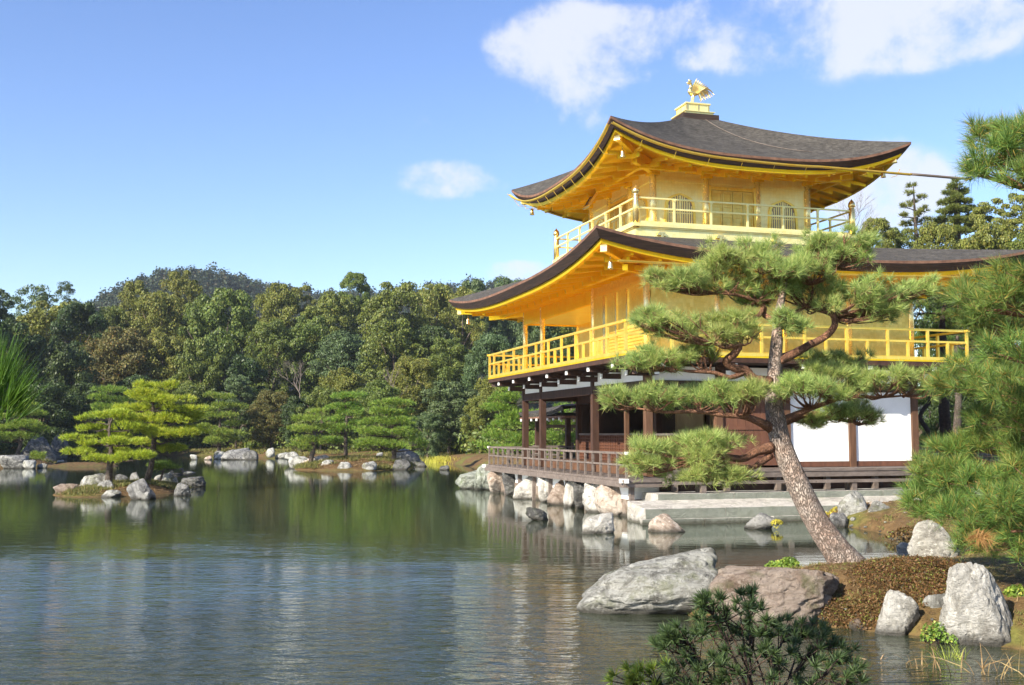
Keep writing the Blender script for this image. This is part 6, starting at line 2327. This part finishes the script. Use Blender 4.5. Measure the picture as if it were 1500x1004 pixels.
def blades(label, name, cat, loc, n, rx, ry, h, lean, wid, m, seed, group=None, kind=None, bend=.4):
    rng = np.random.default_rng(seed)
    b = np.c_[rng.normal(size=n) * rx * .5, rng.normal(size=n) * ry * .5, np.full(n, -.05)]
    d = norm(np.c_[rng.normal(size=(n, 2)) * lean, np.ones(n)])
    L = h * rng.uniform(.55, 1.15, n)
    s = norm(np.cross(d, rng.normal(size=(n, 3)))) * wid / 2
    side = np.c_[d[:, :2], np.zeros(n)] * bend
    rows = []
    for t in (0, .4, .75, 1.0):
        rows.append(b + (d + side * t - np.array([0, 0, 1]) * (bend * .35 * t * t)) * (L * t)[:, None])
    mb = MB()
    wf = (1, .85, .55, .08)
    for i in range(3):
        q = np.stack([rows[i] - s * wf[i], rows[i] + s * wf[i], rows[i + 1] + s * wf[i + 1], rows[i + 1] - s * wf[i + 1]], 1)
        mb.cards(q, 4)
    o = mb.build(name, m)
    o.location = loc
    return tag(o, label, cat, group, kind)


c = P(1056, 868, 13.95)
blades('lime green grass tuft on the crest between the pale rock and the brown boulder', 'grass_tuft', 'grass', (c.x, c.y, c.z), 420, .20, .14, .34, .40, .008, 'grass_lime', 1)
c = P(1064, 862, 13.9)
blades('few dry brown stems sticking up beside the lime grass tuft', 'dry_stalks', 'reeds', (c.x + .08, c.y, c.z), 22, .10, .06, .34, .5, .006, 'grass_dry', 2)
for i, (px, py, n, rx, h, lean, lab) in enumerate([
        (1345, 975, 14, .22, .30, .35, 'dry reed stalks standing in the shallow water left of the tall upright rock'),
        (1425, 985, 18, .30, .36, .4, 'dry reed stalks at the foot of the tall upright rock'),
        (1475, 992, 22, .30, .40, .45, 'thick bunch of dry reeds in the bottom right corner'),
        (1270, 965, 12, .25, .16, .9, 'bent dry reeds lying on the water below the brown boulder end')]):
    c = W(px, py, 0)
    blades(lab, 'dry_reeds', 'reeds', (c.x, c.y, 0), n, rx, .25, h, lean, .011, 'grass_dry', 20 + i, 'dry reeds in the shallows', bend=.7)
c = W(1395, 965, 0)
blades('green shoots among the dry reeds under the tall upright rock', 'reed_shoots', 'reeds', (c.x, c.y, 0), 60, .12, .12, .22, .3, .008, 'grass_lime', 28)
for i, (px, py, w, lab) in enumerate([(672, 679, 1.5, 'glowing yellow waterside grass left of the deck, widest clump'), (690, 680, .9, 'yellow waterside grass clump nearest the pavilion deck'),
                                      (648, 678, .9, 'pale yellow grass clump at the water below the big round bush tree')]):
    c = W(px, py, 0)
    blades(lab, 'grass_clump', 'grass', (c.x, c.y + .4, .0), 700, w * 1.4, .8, .62, .16, .03, 'grass_yellow', 30 + i, 'yellow grass at the far shore')

# ================================================================== DUCKS, FENCE
for i, (px, py, sc, flip) in enumerate([(259, 701, .8, 1), (275, 700, 1.0, 1)]):
    c = P(px, py, 42.6)
    dk = empty('duck', c, ['duck with a grey head resting on the pale block of the small island', 'dark backed duck standing on the low dark rock of the small island'][i], 'duck')
    mb = MB()
    mb.tube([(.30, 0, .20), (.22, 0, .18), (.10, 0, .17), (-.05, 0, .16), (-.16, 0, .18), (-.20, 0, .24), (-.21, 0, .31), (-.24, 0, .345), (-.29, 0, .34), (-.35, 0, .325)],
            [.01, .05, .09, .105, .085, .05, .042, .05, .032, .012], 12)
    for sy in (-.04, .04):
        mb.tube([(0, sy, .10), (0, sy, 0), (-.05, sy, 0)], [.012, .01, .012], 5)
    mb.build('body', ['rock_grey', 'rock_dark'][i], dk, True)
    mb = MB()
    for sy in (-1, 1):
        mb.tube([(-.12, .085 * sy, .19), (.02, .10 * sy, .19), (.26, .04 * sy, .20)], [.02, .05, .008], 8)
    mb.build('wing', 'rock_pale', dk, True)
    dk.scale = (sc, sc, sc)
fn = empty('low_fence', P(1345, 678, 44), 'low weathered rail fence under the trees north of the pavilion', 'fence')
mb = MB()
for z in (.05, .32, .55):
    mb.beam((-.5, 0, z), (5.0, .8, z + .02), .06, .09)
mb.build('rail', 'wood_grey', fn)
for i in range(5):
    t = i / 4
    MB().box(-.5 + 5.5 * t - .05, -.5 + 5.5 * t + .05, .8 * t + .04, .8 * t + .12, -.5, .7).build('post', 'wood_grey', fn)

# fallen needles, moss tufts and pebbles on the near shores
rng = np.random.default_rng(91)


def scatter(n, x0, x1, y0, y1, zmin=.03):
    p = np.c_[rng.uniform(x0, x1, n), rng.uniform(y0, y1, n)]
    z = terrain(p)
    k = z > zmin
    return np.c_[p[k], z[k]]


mb = MB()
q = np.concatenate([scatter(60000, 1.8, 12, 9, 19), scatter(16000, 5, 16, 19, 30), scatter(9000, -17.5, -11.5, 37, 46, .06), scatter(9000, -14, -6, 64, 75, .1)])
far_ = np.clip(q[:, 1] / 14, 1, 5)[:, None]
d = norm(np.c_[rng.normal(size=(len(q), 2)), rng.uniform(-.05, .35, len(q))])
s_ = norm(np.cross(d, rng.normal(size=(len(q), 3)) * .2 + np.array([0, 0, 1]))) * .004 * far_
L_ = rng.uniform(.04, .10, (len(q), 1)) * far_ ** .7
b = q + np.array([0, 0, .006])
mb.cards(np.stack([b - s_, b + s_, b + d * L_], 1), 3)
tag(mb.build('fallen_needles', 'grass_dry'), 'brown fallen pine needles strewn over the near shore', 'needle litter', None, 'stuff')
mb = MB()
q = np.concatenate([scatter(5200, 1.8, 12, 9, 19), scatter(4000, 5, 16, 19, 30), scatter(3600, -17.5, -11.5, 37, 46, .05), scatter(5000, -14, -6, 64, 75, .1),
                    scatter(14000, -48, -4, 74, 118, .1)])
m3 = vnoise(q * np.array([1, 1, 0]), 31, 3, .6 if True else 1)
q = q[m3 > -.05]
m_ = 9
far_ = np.repeat(np.clip(q[:, 1] / 14, 1, 7), m_)[:, None]
bb_ = np.repeat(q, m_, 0) + rng.normal(size=(len(q) * m_, 3)) * np.array([.03, .03, 0]) * far_
d = norm(rng.normal(size=bb_.shape) * .55 + np.array([0, 0, 1]))
s_ = norm(np.cross(d, rng.normal(size=d.shape))) * .005 * far_
L_ = rng.uniform(.03, .075, (len(d), 1)) * far_ ** .8
mb.cards(np.stack([bb_ - s_, bb_ + s_, bb_ + d * L_], 1), 3)
M['moss_tuft'] = mat_leaf('moss_tufts', (.06, .07, .015), (.20, .20, .05), (.30, .22, .08), .3, .6, .4, .6)
tag(mb.build('moss', 'moss_tuft'), 'olive moss and short grass on the shores', 'moss', None, 'stuff')
mb = MB()
q = np.concatenate([scatter(1500, 1.8, 12, 9, 19, -.08), scatter(900, 5, 12, 19, 30, -.05)])
q = q[(q[:, 2] < .22)]
D0, F0 = ico(1)
for i, p in enumerate(q):
    r = rng.uniform(.012, .05) * (1 if p[1] < 18 else 1.5)
    sc = np.array([r * rng.uniform(.8, 1.5), r * rng.uniform(.8, 1.5), r * .7])
    i0 = len(mb.v)
    mb.v += [tuple(v) for v in (D0 * sc * rng.uniform(.85, 1.15, (len(D0), 1)) + p)]
    mb.f += [tuple(i0 + k for k in f) for f in F0]
    mb.mi += [0] * len(F0)
tag(mb.build('pebbles', 'rock_pale', None, True), 'small pebbles along the near water line', 'pebbles', None, 'stuff')

# ================================================================== HAZE between here and the far hills
a = NM('thin_haze')
pv = a.node('VolumePrincipled')
pv.inputs['Color'].default_value = (.80, .88, 1.0, 1)
pv.inputs['Density'].default_value = .00019
pv.inputs['Anisotropy'].default_value = .2
a.l.new(pv.outputs[0], a.out.inputs['Volume'])
M['haze'] = a.m
tag(MB().box(-700, 700, -60, 760, -2.5, 110).build('haze', 'haze'), 'faint bluish haze over the valley', 'haze', None, 'stuff')
